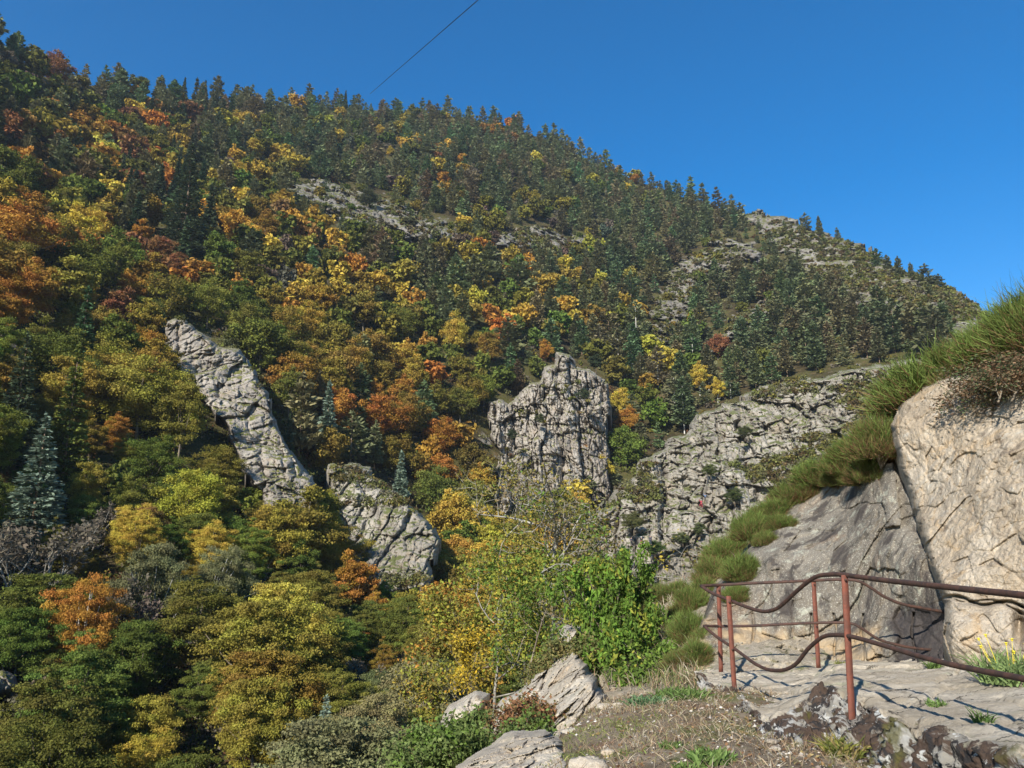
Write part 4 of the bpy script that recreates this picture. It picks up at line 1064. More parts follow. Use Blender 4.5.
q = G.reshape(-1, 3); side = np.clip((np.arange(len(G)) - 122) / 12, 0, 1)[:, None] * np.ones(n)
v1, e1, c1 = cells(q / .9 * [1, 1, .6], 95); v2, e2, c2 = cells(q / .22, 96)
d = .045 * fbm(q / .25, 6, 97, .68) + .05 * fbm(q / 1.2, 3, 98) + .035 * (v1 - .5) - .03 * np.exp(-(e1 / .03) ** 2)
d2 = .10 * (v2 - .5) + .12 * fbm(q / .3, 5, 99, .65) + .07 * (cells(q / .09, 94)[0] - .5)
d = d.reshape(side.shape) * (1 - .3 * side) + d2.reshape(side.shape) * side
G = G + nr * d[..., None]
idx = np.arange(G.shape[0] * n).reshape(G.shape[:2])
Fc = np.stack([idx[:-1, :-1], idx[1:, :-1], idx[1:, 1:], idx[:-1, 1:]], -1).reshape(-1, 4)
m, nt, nd, L = new_mat('ledge_rock'); M_LEDGE = m
out = nd.new('ShaderNodeOutputMaterial'); b = N(nt, 'ShaderNodeBsdfPrincipled', inp={'Roughness': .9}); b.inputs['Specular IOR Level'].default_value = .15
v = mapped(nt); va = mapped(nt, (1, 2.5, 1), (0, 0, R(20)))
fi = noise(nt, v, 22, 7, .7)
top = mixc(nt, (.45, .375, .275), (.62, .535, .41), step(nt, noise(nt, va, 1.6, 7, .6), .4, .62))
top = mixc(nt, top, (.30, .25, .185), step(nt, noise(nt, va, 3.2, 7, .65, .5), .56, .68))
top = mixc(nt, top, (.66, .63, .56), step(nt, noise(nt, va, 6.0, 6, .7, .5), .62, .68))
top = mixc(nt, top, (.36, .37, .22), mixc(nt, 0., .5, step(nt, noise(nt, v, 2.0, 5), .56, .66)))
top = mixc(nt, top, mixc(nt, (.62, .62, .62), (1.3, 1.3, 1.3), fi), .9, 'MULTIPLY')
sd_ = mixc(nt, (.46, .44, .40), (.33, .30, .25), step(nt, noise(nt, v, 2.5, 6), .4, .6))
sd_ = mixc(nt, sd_, (.10, .068, .05), step(nt, noise(nt, v, 4.5, 7, .62, .6), .47, .52))
sd_ = mixc(nt, sd_, (.045, .04, .038), step(nt, noise(nt, v, 8, 6, .65, .8), .54, .58))
sd_ = mixc(nt, sd_, (.60, .59, .55), step(nt, noise(nt, v, 7, 7, .7, 1.0), .60, .64))
sd_ = mixc(nt, sd_, (.12, .11, .03), mixc(nt, 0., .8, step(nt, noise(nt, v, 1.5, 6, .6), .60, .66)))
at = N(nt, 'ShaderNodeAttribute', attribute_name='side')
ad = N(nt, 'ShaderNodeMath', operation='ADD'); L.new(at.outputs['Fac'], ad.inputs[0])
n5 = N(nt, 'ShaderNodeMath', operation='MULTIPLY_ADD', inp={1: 1.6, 2: -.8}); L.new(noise(nt, v, 5, 6, .65), n5.inputs[0]); L.new(n5.outputs[0], ad.inputs[1])
nw = N(nt, 'ShaderNodeTexNoise', inp={'Scale': 1.6, 'Detail': 5}); L.new(v, nw.inputs['Vector'])
wv = N(nt, 'ShaderNodeVectorMath', operation='MULTIPLY_ADD'); L.new(nw.outputs['Color'], wv.inputs[0]); wv.inputs[1].default_value = (.8, .8, .8); L.new(va, wv.inputs[2])
vo = N(nt, 'ShaderNodeTexVoronoi', feature='DISTANCE_TO_EDGE', inp={'Scale': .8}); L.new(wv.outputs[0], vo.inputs['Vector'])
ckm = mixc(nt, mixc(nt, 1., .25, step(nt, noise(nt, v, 1.3, 4), .42, .55)), 1., step(nt, vo.outputs['Distance'], .004, .016))
top = mixc(nt, top, ckm, 1., 'MULTIPLY')
c = mixc(nt, top, sd_, step(nt, ad.outputs[0], .42, .55))
bp = N(nt, 'ShaderNodeBump', inp={'Strength': .9, 'Distance': .06}); L.new(noise(nt, v, 12, 10, .78), bp.inputs['Height']); L.new(bp.outputs[0], b.inputs['Normal'])
L.new(c, b.inputs['Base Color']); L.new(b.outputs[0], out.inputs[0])
sideA = np.clip((np.arange(len(G)) - 118) / 22, 0, 1)[:, None] * np.ones(n)
LEDGE = G
o = centred('rock_ledge', G.reshape(-1, 3), Fc, m, False, dict(side=sideA.ravel())); tag(o, 'flat pale rock ledge carrying the rusty railing', 'rock ledge')
def on_ledge(px, py):
    """point of the ledge seen at a pixel"""
    X_, Y_, D_ = proj(LEDGE.reshape(-1, 3)); i = np.argmin((X_ - px) ** 2 + (Y_ - py) ** 2); return LEDGE.reshape(-1, 3)[i]

near_rock('pale upright rock face below the grey branched tree', [(462, 770), (478, 735), (492, 712), (503, 697), (520, 690), (530, 668), (544, 662), (552, 640), (566, 624), (580, 630), (586, 655), (598, 680), (610, 696), (610, 770), (560, 800), (480, 800)],
          [(470, 745, 12.4), (500, 700, 12.2), (560, 630, 13.2), (582, 690, 9.7), (600, 700, 8.9), (600, 770, 7.6), (530, 745, 9.3), (545, 690, 11.0)], M_PALE, stp=.7, blk=1.1, amp=.30, seed=101, recede=2.5, edge=12, jag=7, zst=.35, crackd=.4, vor=.8, block=.5, fine=.7)
near_rock('small pale rock poking out left of the green bush', [(426, 760), (438, 722), (448, 705), (462, 700), (476, 690), (490, 694), (484, 715), (466, 730), (456, 752), (446, 770)],
          [(436, 745, 12.5), (480, 692, 13.4), (455, 760, 12)], M_PALE, stp=.7, blk=.7, amp=.16, seed=103, recede=2, edge=8, jag=5, zst=.5, crackd=.3, vor=.7, block=.4, fine=.7)
near_rock('low grey rock lip at the bottom below the green bush', [(430, 810), (458, 768), (486, 748), (512, 733), (545, 730), (566, 742), (572, 765), (570, 810)],
          [(440, 790, 5.8), (520, 740, 6.6), (550, 780, 5.2), (480, 765, 6.2)], M_PALE, stp=.7, blk=.45, amp=.09, seed=105, recede=1.0, edge=10, jag=5, zst=.7, crackd=.3, fine=.9)
for i, (x, y, r_, wpx, lab) in enumerate([(604, 692, 8.0, 13, 'whitish stone on the top edge of the knoll'), (618, 697, 7.7, 9, 'small pale stone right of the whitish one on the knoll'), (570, 722, 6.9, 12, 'pale stone at the left lip of the knoll'),
                                    (562, 733, 6.4, 10, 'broken pale stone at the left lip of the knoll below the first'), (590, 765, 5.2, 30, 'flat buff stone at the bottom edge of the photo'), (608, 748, 5.7, 12, 'little buff stone in the dry grass'),
                                    (772, 748, 5.6, 9, 'white stone against the foot of the ledge'), (776, 757, 5.4, 8, 'lower white stone against the foot of the ledge')]):
    g = np.random.default_rng(400 + i); b0 = P(x, y, r_); b0[2] = gz(b0[0], b0[1])[0] + .01; sz = wpx * r_ / F / 2
    u = np.linspace(0, math.pi, 14); w_ = np.linspace(0, 2 * math.pi, 22)[:-1]
    U, W_ = np.meshgrid(u, w_, indexing='ij'); S = np.stack([np.sin(U) * np.cos(W_), np.sin(U) * np.sin(W_), np.cos(U)], -1)
    nn = (1 + .35 * fbm(S.reshape(-1, 3) * 1.3 + i * 9, 4, 410 + i) + .25 * (cells(S.reshape(-1, 3) * 1.6 + i, 420 + i)[0] - .5)).reshape(U.shape)
    S = S * nn[..., None] * sz * [1.2, .9, .55]
    id_ = np.arange(U.size).reshape(U.shape); nx = np.roll(id_, -1, 1)
    Fq = np.stack([id_[:-1], nx[:-1], nx[1:], id_[1:]], -1).reshape(-1, 4)
    o = link('stone', mesh_from('stone', S.reshape(-1, 3), Fq, M_PALE, False), None, tuple(b0)); tag(o, lab, 'stone', 'stones on the knoll')

# ------------------------------------------------------------------ railing
def metal(name, a, b_, rough=.75):
    m, nt, nd, L = new_mat(name); out = nd.new('ShaderNodeOutputMaterial'); b = N(nt, 'ShaderNodeBsdfPrincipled', inp={'Roughness': rough, 'Metallic': .15})
    v = mapped(nt); f = noise(nt, v, 14, 8, .7)
    c = mixc(nt, a, b_, step(nt, f, .38, .62)); c = mixc(nt, c, mixc(nt, (.6, .6, .6), (1.35, 1.3, 1.3), noise(nt, v, 90, 4, .7)), .8, 'MULTIPLY')
    bp = N(nt, 'ShaderNodeBump', inp={'Strength': .4, 'Distance': .004}); L.new(noise(nt, v, 120, 4, .7), bp.inputs['Height']); L.new(bp.outputs[0], b.inputs['Normal'])
    L.new(c, b.inputs['Base Color']); L.new(b.outputs[0], out.inputs[0]); return m
M_POST = metal('rust_red', (.175, .052, .028), (.11, .040, .024)); M_RAIL = metal('rust_brown', (.042, .024, .018), (.085, .040, .026))
def inv(px, knots):
    k = np.array(knots, float); return 1 / np.interp(px, k[:, 0], 1 / k[:, 1])
NR = [(700, 8.75), (735, 7.9), (848, 5.9), (1024, 4.2), (1120, 3.65)]; FRr = [(700, 8.75), (720, 9.0), (816, 9.25), (860, 9.35), (905, 9.6), (950, 9.9)]
def smooth(pts, n):
    a = np.array(pts, float); t = np.r_[0, np.cumsum(np.hypot(*np.diff(a[:, :2], axis=0).T))]
    tt = np.linspace(0, t[-1], n); out = []
    for u in tt:
        i = min(max(np.searchsorted(t, u) - 1, 0), len(a) - 2); f = (u - t[i]) / (t[i + 1] - t[i])
        p0, p1, p2, p3 = a[max(i - 1, 0)], a[i], a[i + 1], a[min(i + 2, len(a) - 1)]
        out.append(.5 * (2 * p1 + (p2 - p0) * f + (2 * p0 - 5 * p1 + 4 * p2 - p3) * f * f + (3 * p1 - p0 - 3 * p2 + p3) * f ** 3))
    return np.array(out)
rail_root = empty('railing', tuple(P(735, 692, 7.9)))
tag(rail_root, 'rusty iron railing bent along both sides of the rock ledge', 'railing')
RO = np.array(rail_root.location)
def rail(nm, pts, kn, rad):
    q = smooth(pts, 90); W3 = P(q[:, 0], q[:, 1], inv(q[:, 0], kn)); V, Fq = tube(W3, rad, 8)
    me = mesh_from(nm, V - RO, Fq, M_RAIL, True); return link(nm, me, rail_root)
rail('top_rail', [(701, 586), (712, 593), (724, 598), (744, 606), (756, 610), (766, 611.5), (776, 609), (784, 603), (798, 590), (809, 581), (818, 576), (831, 574.5), (845, 575), (882, 580), (932, 585.5), (982, 591), (1024, 595.5), (1115, 608)], NR, .0165)
rail('middle_rail', [(704, 626), (717, 637), (735, 649), (754, 663), (766, 669), (775, 670.5), (784, 670), (796, 664), (808, 649), (821, 638), (832, 635), (851, 636.5), (882, 645), (915, 655), (949, 664), (982, 671), (1024, 679), (1115, 700)], NR, .015)
rail('top_rail', [(701, 586), (747, 583.5), (780, 582), (811, 580.5), (841, 579.5), (858, 581), (871, 588), (885, 597), (902, 604), (922, 608), (950, 613)], FRr, .016)
rail('middle_rail', [(704, 626), (747, 626), (811, 623), (848, 623), (861, 628), (878, 639), (898, 645), (922, 649), (955, 651)], FRr, .0145)
def post(x0, y0, x1, y1, r_, wd, bolt):
    # T-section iron: a flange and a web, with bolts where the rails pass
    a = P(x0, y0 - 1, r_); bb = P(x1, y1 + 4, r_); a[0] = a[0]; parts = []
    d = bb - a; Ln = np.linalg.norm(d); dz = d / Ln
    def bar(cx, cy, wx, wy):
        V = []; sx = np.array([1., 0, 0]); sy = np.array([0, 1., 0])
        k = 14
        for i in range(k + 1):
            t = i / k; c = a + d * t + sx * cx + sy * cy
            for (u, v_) in ((-1, -1), (1, -1), (1, 1), (-1, 1)):
                V.append(c + sx * u * wx / 2 + sy * v_ * wy / 2)
        Fq = []
        for i in range(k):
            for j in range(4):
                Fq.append((i * 4 + j, i * 4 + (j + 1) % 4, i * 4 + 4 + (j + 1) % 4, i * 4 + 4 + j))
        Fq += [(3, 2, 1, 0), (k * 4, k * 4 + 1, k * 4 + 2, k * 4 + 3)]
        return np.array(V), np.array(Fq)
    V, Fq = join([bar(0, 0, wd, .008), bar(0, .0215, .008, .034)])
    p = link('post', mesh_from('post', V - RO, Fq, M_POST, False), rail_root)
    for t in bolt:
        c = a + d * t + np.array([0, -.012, 0]); Vb, Fb = tube([c, c + [0, -.012, 0]], .009, 6)
        link('bolt', mesh_from('bolt', Vb - RO, Fb, M_RAIL), p)
post(728.5, 597, 735, 694, 7.9, .045, (.06, .53))
post(844.5, 576, 853, 732, 5.9, .044, (.03, .40))
post(718.5, 586, 721, 668, 8.98, .046, (.06, .48))
post(813.5, 581, 818.5, 664, 9.25, .046, (.05, .53))
post(1090, 603, 1108, 860, 3.78, .048, (.03, .4))

# ------------------------------------------------------------------ cable across the gorge
ca, cb = P(478, 0, 150), P(371, 93, 470)
d_ = (cb - ca); pts = [ca - d_ * 1.25 * t for t in (1, .75, .5, .25)] + [ca + d_ * t for t in np.linspace(0, 1.03, 14)]
V, Fq = tube(np.array(pts), np.linspace(.09, .16, len(pts)), 6)
m, nt, nd, L = new_mat('cable_steel'); bs = nd.new('ShaderNodeBsdfPrincipled'); bs.inputs['Base Color'].default_value = (.02, .025, .035, 1); bs.inputs['Roughness'].default_value = .6; bs.inputs['Metallic'].default_value = .5
ou = nd.new('ShaderNodeOutputMaterial'); L.new(noise(nt, mapped(nt), 8, 2), N(nt, 'ShaderNodeMath').inputs[0]); L.new(bs.outputs[0], ou.inputs[0])
tag(centred('cable', V, Fq, m), 'thin dark cable slanting across the sky to the mountain top', 'cable')

# ------------------------------------------------------------------ near plants
def broom(seed, n=5200, H=1.0, W=1.0, brown=.12):
    g = np.random.default_rng(seed)
    # tufts: many small fans of upright stems forming rounded cushions
    k = 110; cen = g.normal(size=(k, 3)); cen /= np.linalg.norm(cen, axis=1)[:, None]; cen *= g.uniform(.2, .8, (k, 1)) ** .5
    cen[:, 2] = np.abs(cen[:, 2]) * .85 - .12; cen *= 1 + .35 * fbm(cen * 1.7 + seed, 3, seed)[:, None]
    t = g.integers(0, k, n)
    base = cen[t] * [W / 2 * .9, W / 2 * .9, H * .78] + g.normal(0, .05, (n, 3))
    dr = cen[t] * [.9, .9, .3] + [0, 0, .6] + g.normal(0, .36, (n, 3)); dr /= np.linalg.norm(dr, axis=1)[:, None]
    Ls = (.05 + .20 * g.uniform(0, 1, n) ** 1.5)[:, None] * H; bend = g.normal(0, .05, (n, 3)) + [0, 0, .05]
    base[:, 2] = np.maximum(base[:, 2], -.12)
    wdt = g.uniform(.0025, .0055, n)[:, None]
    p0 = base; p1 = base + dr * Ls * .5; p2 = base + dr * Ls + bend * H
    s = np.cross(dr, g.normal(size=(n, 3))); s /= np.linalg.norm(s, axis=1)[:, None]
    V = np.stack([p0 - s * wdt, p0 + s * wdt, p1 + s * wdt * .9, p1 - s * wdt * .9, p2 + s * wdt * .25, p2 - s * wdt * .25], 1).reshape(-1, 3)
    i = np.arange(n)[:, None] * 6
    Fq = np.concatenate([i + [0, 1, 2, 3], i + [3, 2, 4, 5]])
    green = np.array([.135, .178, .058]); br = np.array([.20, .12, .06])
    tt = g.uniform(0, 1, k)[t][:, None]
    col = green * (.7 + .6 * tt) * [1, 1, .8]
    isb = (g.uniform(size=n) < brown + .3 * (cen[t][:, 2] < .18)); col[isb] = br * g.uniform(.7, 1.3, (isb.sum(), 1))
    tc = np.repeat(np.hstack([col, np.ones((n, 1))]), 6, 0)
    # woody stems
    parts = []
    for j in range(14):
        e = cen[j] * [W / 2 * .8, W / 2 * .8, H * .6]; parts.append(tube([[0, 0, -.25], e * .4 + [0, 0, .05], e], [.016, .01, .004], 4, False))
    return (V, Fq, dict(tcol=tc, tone=np.repeat(g.uniform(0, 1, n), 6), clump=np.repeat(g.uniform(.3, .7, n), 6))), join(parts)
BR = []
for i in range(4):
    c, t = broom(500 + i, [20000, 15000, 18000, 12000][i], 1, 1.15, [.08, .30, .12, .2][i])
    BR.append((mesh_from('foliage', c[0], c[1], LEAFS, False, c[2]), mesh_from('stems', t[0], t[1], BARK, True)))
BROOMS = [  # px, base y, height px, width px, proto, label
    (940, 398, 66, 104, 0, 'biggest bright green broom bush on top of the tan boulder'), (918, 404, 46, 60, 2, 'broom bush hanging at the left end of the biggest one'), (968, 380, 62, 70, 2, 'broom bush behind the right half of the biggest one'),
    (1012, 356, 66, 80, 0, 'topmost broom bush against the sky at the right edge'), (1050, 340, 84, 90, 0, 'broom bush cut by the right edge of the photo'), (880, 448, 52, 62, 1, 'broom bush with brown dead stems left of the tan boulder top'),
    (850, 466, 38, 54, 2, 'green broom bush just left of the brown stemmed one'), (868, 476, 30, 40, 3, 'low broom bush tucked under the brown stemmed one'), (822, 478, 32, 50, 0, 'broom bush on the slope edge above the grey slab, third down from the boulder'),
    (792, 500, 30, 44, 3, 'yellowish broom bush on the slope edge above the slab'), (772, 514, 28, 40, 2, 'small broom bush on the slope edge left of the yellowish one'), (752, 532, 34, 46, 0, 'dark green broom bush halfway down the slope edge'),
    (728, 556, 36, 54, 2, 'broad broom bush halfway down the slope edge'), (742, 572, 30, 44, 0, 'broom bush right of and below the broad one'), (712, 576, 32, 50, 1, 'browning broom bush above the left end of the railing'),
    (694, 606, 34, 44, 2, 'broom bush left of the railing end, level with the top rail'), (690, 634, 36, 46, 0, 'dark broom bush left of the railing end, level with the middle rail'), (696, 656, 28, 42, 2, 'lowest broom bush left of the railing posts'),
    (664, 596, 22, 46, 3, 'greyish broom bush on the far end of the slope'), (640, 612, 24, 44, 1, 'brown tinged broom bush beside the bright green shrub'), (662, 628, 22, 40, 3, 'small grey green broom bush in the dry grass of the slope'),
    (676, 662, 20, 34, 1, 'tiny broom bush beside the bare gravel left of the railing')]
BROOMS += [(808, 492, 24, 34, 1, 'brownish broom tuft wedged between the third bush and the yellowish one'), (782, 524, 20, 30, 2, 'low broom tuft lying on the upper left rim of the grey slab'), (766, 540, 18, 28, 3, 'thin broom tuft on the left rim of the slab'),
    (736, 596, 22, 32, 2, 'broom tuft behind the top rail near its left end'), (706, 590, 24, 34, 3, 'small broom tuft just above the left tip of the railing'), (716, 560, 22, 34, 0, 'small broom tuft at the left foot of the broad bush'),
    (758, 520, 22, 30, 1, 'withered broom tuft halfway down the slope edge'), (678, 590, 18, 30, 2, 'small green broom tuft between the greyish bush and the railing end'), (682, 612, 20, 32, 1, 'withered broom tuft left of the top rail end'),
    (704, 640, 22, 30, 3, 'broom tuft touching the middle rail end'), (650, 640, 18, 30, 2, 'low broom tuft right of the dense green shrub'), (838, 480, 20, 30, 3, 'thin broom tuft on the top rim of the grey slab'), (856, 452, 30, 36, 0, 'upright broom tuft between the two bushes left of the brown stemmed one')]
for (x, yb, hp, wp, pr, lab) in BROOMS:
    r_ = float(SLOPE_R(np.array([float(x)]), np.array([float(yb)]))[0]) - .35
    if x > 900: r_ -= .8
    elif 735 < x: r_ = min(r_, float(TPS(SLAB_C)(np.array([float(x)]), np.array([float(max(yb, 470))]))[0]) - .25)
    if x < 770: wp *= .82
    h = 1.0 * hp * r_ / F / .98; w_ = 1.08 * wp * r_ / F / 1.15; yb += 3 + .06 * hp; r_ += .12
    o = empty('broom_bush', tuple(P(x, yb, r_)), rng.uniform(0, 6.28), (w_, w_, h)); tag(o, lab, 'bush', 'broom bushes on the slope')
    link('foliage', BR[pr][0], o); link('stems', BR[pr][1], o)

def hero_tree(nm, px, pyb, r_, H, seed, label, cols, per, lsize, sp, cat='tree', bark=BARKG, mat=LEAFS, sk=None, aspect=1.6, dens=None, lean=(0, 0), sw=1., dz=0):
    kw = dict(levels=4, trunk_r=.07, spread=.7, first=.3, kids=(5, 4, 4, 3), upw=.35, wob=.25)
    kw.update(sk or {})
    T, tw = skeleton(seed, H, lean=lean, **kw)
    V, Fq, at, pos = real_leaves(tw, per, lsize, sp, seed + 1, aspect, dens=dens)
    g = np.random.default_rng(seed + 2); n = len(Fq)
    pal = np.array([c[0] for c in cols]); pw = np.array([c[1] for c in cols], float); pw /= pw.sum()
    cl = cells(pos / (H * .13) + seed, seed)[0]                       # whole sprays share a colour
    ki = np.searchsorted(np.cumsum(pw), np.where(g.uniform(size=n) < .6, cl, g.uniform(size=n)).clip(0, .999))
    at['tcol'] = np.repeat(np.hstack([pal[ki], np.ones((n, 1))]), 4, 0)
    b0 = P(px, pyb, r_); o = empty(nm, tuple(b0), 0, (sw, sw, 1)); tag(o, label, cat)
    link('crown', mesh_from('crown', V, Fq, mat, False, at), o); link('trunk', mesh_from('trunk', T[0], T[1], bark, True), o)
    print(nm, 'leaves', n, 'z', V[:, 2].max(), 'w', np.ptp(V[:, 0]))
    return o
OL, GD, YG, BG, OR = (.19, .17, .045), (.32, .24, .045), (.25, .26, .045), (.11, .17, .035), (.36, .17, .04)
hero_tree('branchy_tree', 552, 682, 19.0, 6.6, 611, 'grey branched tree with thinning olive leaves in the centre bottom', [(OL, 5), (GD, 1.3), (BG, 1), ((.20, .15, .08), 2.5)], 9, .052, .12, lean=(-.2, 0), sk=dict(trunk_r=.085, kids=(8, 6, 4, 3), first=.12, spread=.9, upw=.3, shrink=.60, gnarl=1.1))
hero_tree('yellow_green_tree', 494, 704, 24, 6.0, 621, 'yellow green tree with orange tips left of the grey branched tree', [(YG, 5), (GD, 1), (OR, .6), (BG, 3), (OL, 3)], 15, .07, .2, bark=BARKG, sk=dict(trunk_r=.05, first=.05, spread=.75, upw=.35, kids=(7, 5, 4, 3)))
hero_tree('yellow_green_tree', 455, 706, 28, 5.2, 631, 'orange and yellow tree behind the yellow green one', [(GD, 2), (OR, 1.3), (YG, 3), (OL, 3)], 20, .075, .2, bark=BARK, sk=dict(trunk_r=.07, first=.12, upw=.35, kids=(7, 5, 4, 3)))
hero_tree('slender_tree', 522, 696, 17, 4.2, 641, 'green tree with thin stem under the grey branched tree', [(BG, 5), (YG, 3), (OL, 1)], 16, .055, .15, bark=BARK, sk=dict(trunk_r=.022, first=.12, spread=.65))
hero_tree('small_tree', 462, 712, 20, 2.8, 651, 'small bright yellow tree above the pale poking rock', [(GD, 5), ((.42, .29, .03), 3)], 8, .05, .11, bark=BARK, sk=dict(trunk_r=.02, first=.05, spread=.8))
hero_tree('shrub', 624, 708, 12.4, 3.2, 661, 'dense bright green shrub at the centre bottom beside the knoll', [(BG, 5), ((.13, .22, .035), 4), (YG, 1.5)], 9, .048, .06, cat='shrub', mat=LEAFS, bark=BARK, sk=dict(trunk_r=.025, first=.05, spread=.62, multi=7, kids=(7, 4, 3, 3), upw=.55, shrink=.52), aspect=2.0, sw=.66)
hero_tree('shrub', 655, 702, 11.4, 1.3, 671, 'low green shrub right of the dense bright green one', [(BG, 4), ((.15, .21, .04), 3)], 7, .042, .06, cat='shrub', bark=BARK, sk=dict(trunk_r=.012, first=.05, spread=.7, multi=6, kids=(4, 3, 3, 2), upw=.5))
hero_tree('shrub', 474, 812, 8.6, 1.6, 681, 'leafy green bush at the bottom left of the rock lip', [((.11, .15, .045), 5), ((.15, .19, .06), 3), (BG, 2)], 11, .030, .05, cat='shrub', bark=BARK, sk=dict(trunk_r=.014, first=.05, spread=.7, multi=9, kids=(6, 4, 3, 3), upw=.5, shrink=.55))
hero_tree('shrub', 446, 826, 10.0, 1.65, 683, 'left neighbour of the leafy green bush at the bottom', [((.12, .15, .05), 5), ((.16, .17, .07), 3)], 11, .032, .05, cat='shrub', bark=BARK, sk=dict(trunk_r=.014, first=.05, spread=.7, multi=8, kids=(6, 4, 3, 3), upw=.5, shrink=.55))
hero_tree('shrub', 530, 728, 9.6, .9, 691, 'russet dry bush at the base of the pale upright rock', [((.24, .12, .06), 4), ((.16, .13, .05), 2)], 6, .03, .05, cat='shrub', bark=BARK, sk=dict(trunk_r=.008, first=.05, spread=.8, multi=7, kids=(4, 3, 3, 2), upw=.4))
hero_tree('shrub', 995, 374, 10.2, .75, 695, 'rusty brown dry bush on the tan boulder under the topmost broom', [((.19, .12, .07), 4), ((.16, .14, .08), 2), ((.10, .13, .06), 2)], 9, .016, .05, cat='shrub', bark=BARK, sk=dict(trunk_r=.008, first=.05, spread=.9, multi=9, kids=(4, 3, 3, 3)), sw=1.5)
for k_, (x, y, r_, H, lab) in enumerate([(496, 722, 11.6, .6, 'small olive bush on the left shoulder of the pale upright rock'), (545, 664, 12.6, .6, 'ochre tuft bush at the foot of the grey branched tree'), (580, 644, 12.2, .55, 'olive bush on top of the pale upright rock')]):
    hero_tree('shrub', x, y, r_, H, 700 + k_, lab, [((.13, .14, .05), 4), ((.22, .18, .07), 3)], 7, .034, .06, cat='shrub', bark=BARK, sk=dict(trunk_r=.008, first=.05, spread=.75, multi=6, kids=(4, 3, 3, 2), upw=.45))
# bushes and ledge scrub on the climbing cliff and the crags
for (x, y, r_, H, c, lab) in [(634, 533, 157, 4.2, (.13, .13, .05), 'olive bush just above the people on the cliff terrace'), (655, 556, 152, 3.0, (.08, .12, .035), 'green bush just below the people on the cliff terrace'), (624, 562, 150, 3.2, (.06, .14, .03), 'bright bush below left of the people on the cliff terrace'),
                              (711, 478, 171, 3.0, (.10, .12, .04), 'bush above the two climbers on the cliff'), (735, 505, 164, 3.4, (.09, .11, .04), 'bush in the cleft right of the two climbers'), (745, 440, 184, 3.2, (.10, .11, .045), 'bush high on the cliff left of the broom'),
                              (700, 538, 158, 3., (.11, .13, .05), 'bush low on the cliff below the two climbers'), (683, 545, 157, 2.6, (.12, .14, .06), 'bush low on the cliff halfway between people and climbers'), (596, 372, 205, 5, (.07, .09, .05), 'dark juniper on the right shoulder of the pillared crag'),
                              (584, 402, 205, 3.6, (.08, .10, .05), 'dark bush in the middle of the pillared crag'), (540, 425, 198, 3.2, (.10, .12, .05), 'bush in the left groove of the pillared crag'), (512, 442, 192, 3.4, (.08, .10, .05), 'bush at the left foot groove of the pillared crag'),
                              (376, 498, 138, 3.2, (.09, .11, .04), 'bush on top of the broken lower crag'), (398, 528, 132, 4.0, (.08, .10, .04), 'bush on the right flank of the broken lower crag'), (366, 545, 128, 2.2, (.10, .14, .04), 'small green bush in the face of the broken lower crag'),
                              (412, 552, 126, 3.4, (.10, .10, .05), 'bush low on the right flank of the broken lower crag'), (246, 438, 142, 3., (.09, .10, .035), 'dark bush against the lower edge of the pale fin'), (368, 206, 320, 8, (.09, .10, .05), 'dark bush in the middle of the long rock band'), (410, 232, 310, 7, (.10, .10, .05), 'olive bush at the right part of the long rock band')]:
    pr = PRO['B', 0 if r_ < 250 else 1][rng.integers(6)]; s = H / pr.H
    o = empty('bush', tuple(P(x, y, r_ - 2.2)), rng.uniform(0, 6.28), (s * 1.35, s * 1.35, s)); tag(o, lab, 'bush')
    cr = link('foliage', pr.crown, o); cr.color = (*c, 1); link('stems', pr.trunk, o)

# ---- blades of dry and green grass, and debris
def blades(pts, hmin, hmax, wd, lean, pal, g, sc=None):
    n = len(pts); h = g.uniform(hmin, hmax, n)[:, None]
    if sc is not None: h = h * sc[:, None]
    dr = g.normal(0, lean, (n, 3)); dr[:, 2] = 1; dr /= np.linalg.norm(dr, axis=1)[:, None]
    s = np.cross(dr, g.normal(size=(n, 3))); s /= np.linalg.norm(s, axis=1)[:, None]; w_ = wd * g.uniform(.6, 1.3, (n, 1))
    dn = dr * [1, 1, 0] * h * .5 - [0, 0, 1] * h * g.uniform(0, .35, (n, 1))
    p1 = pts + dr * h * .6; p2 = pts + dr * h + dn * .6
    V = np.stack([pts - s * w_, pts + s * w_, p1 + s * w_ * .8, p1 - s * w_ * .8, p2 + s * w_ * .15, p2 - s * w_ * .15], 1).reshape(-1, 3)
    i = np.arange(n)[:, None] * 6; Fq = np.concatenate([i + [0, 1, 2, 3], i + [3, 2, 4, 5]])
    c = np.array(pal)[g.integers(0, len(pal), n)] * g.uniform(.7, 1.3, (n, 1))
    return V, Fq, dict(tcol=np.repeat(np.hstack([c, np.ones((n, 1))]), 6, 0), tone=np.repeat(g.uniform(.2, .8, n), 6), clump=np.repeat(g.uniform(.3, .7, n), 6))
g = np.random.default_rng(701)
n = 60000; x = g.uniform(-1.2, 4.2, n); y = g.uniform(4.0, 10.2, n)
dn = fbm(np.stack([x, y, 0 * x], -1) / .55, 4, 702) + .4 * fbm(np.stack([x, y, 0 * x], -1) / .12, 2, 703)
ok = (poly_sd(x, y, EDGE) > -.5) & (dn > g.normal(.02, .22, n)); x, y = x[ok], y[ok]
pts = np.stack([x, y, gz(x, y) - .005], -1)
gr = fbm(pts / .8 * [1, 1, 0] + 40, 4, 704)
dry = gr < .0
V, Fq, at = blades(pts[dry], .02, .10, .0022, .75, [(.38, .30, .19), (.30, .21, .13), (.26, .17, .11), (.42, .36, .26), (.20, .19, .08)], g)
tag(link('dry_grass', mesh_from('dry_grass', V, Fq, LEAFS, False, at)), 'dry straw coloured grass on the knoll', None, None, 'stuff')
V, Fq, at = blades(pts[~dry], .02, .07, .003, .8, [(.15, .19, .05), (.20, .21, .07), (.28, .24, .12)], g)
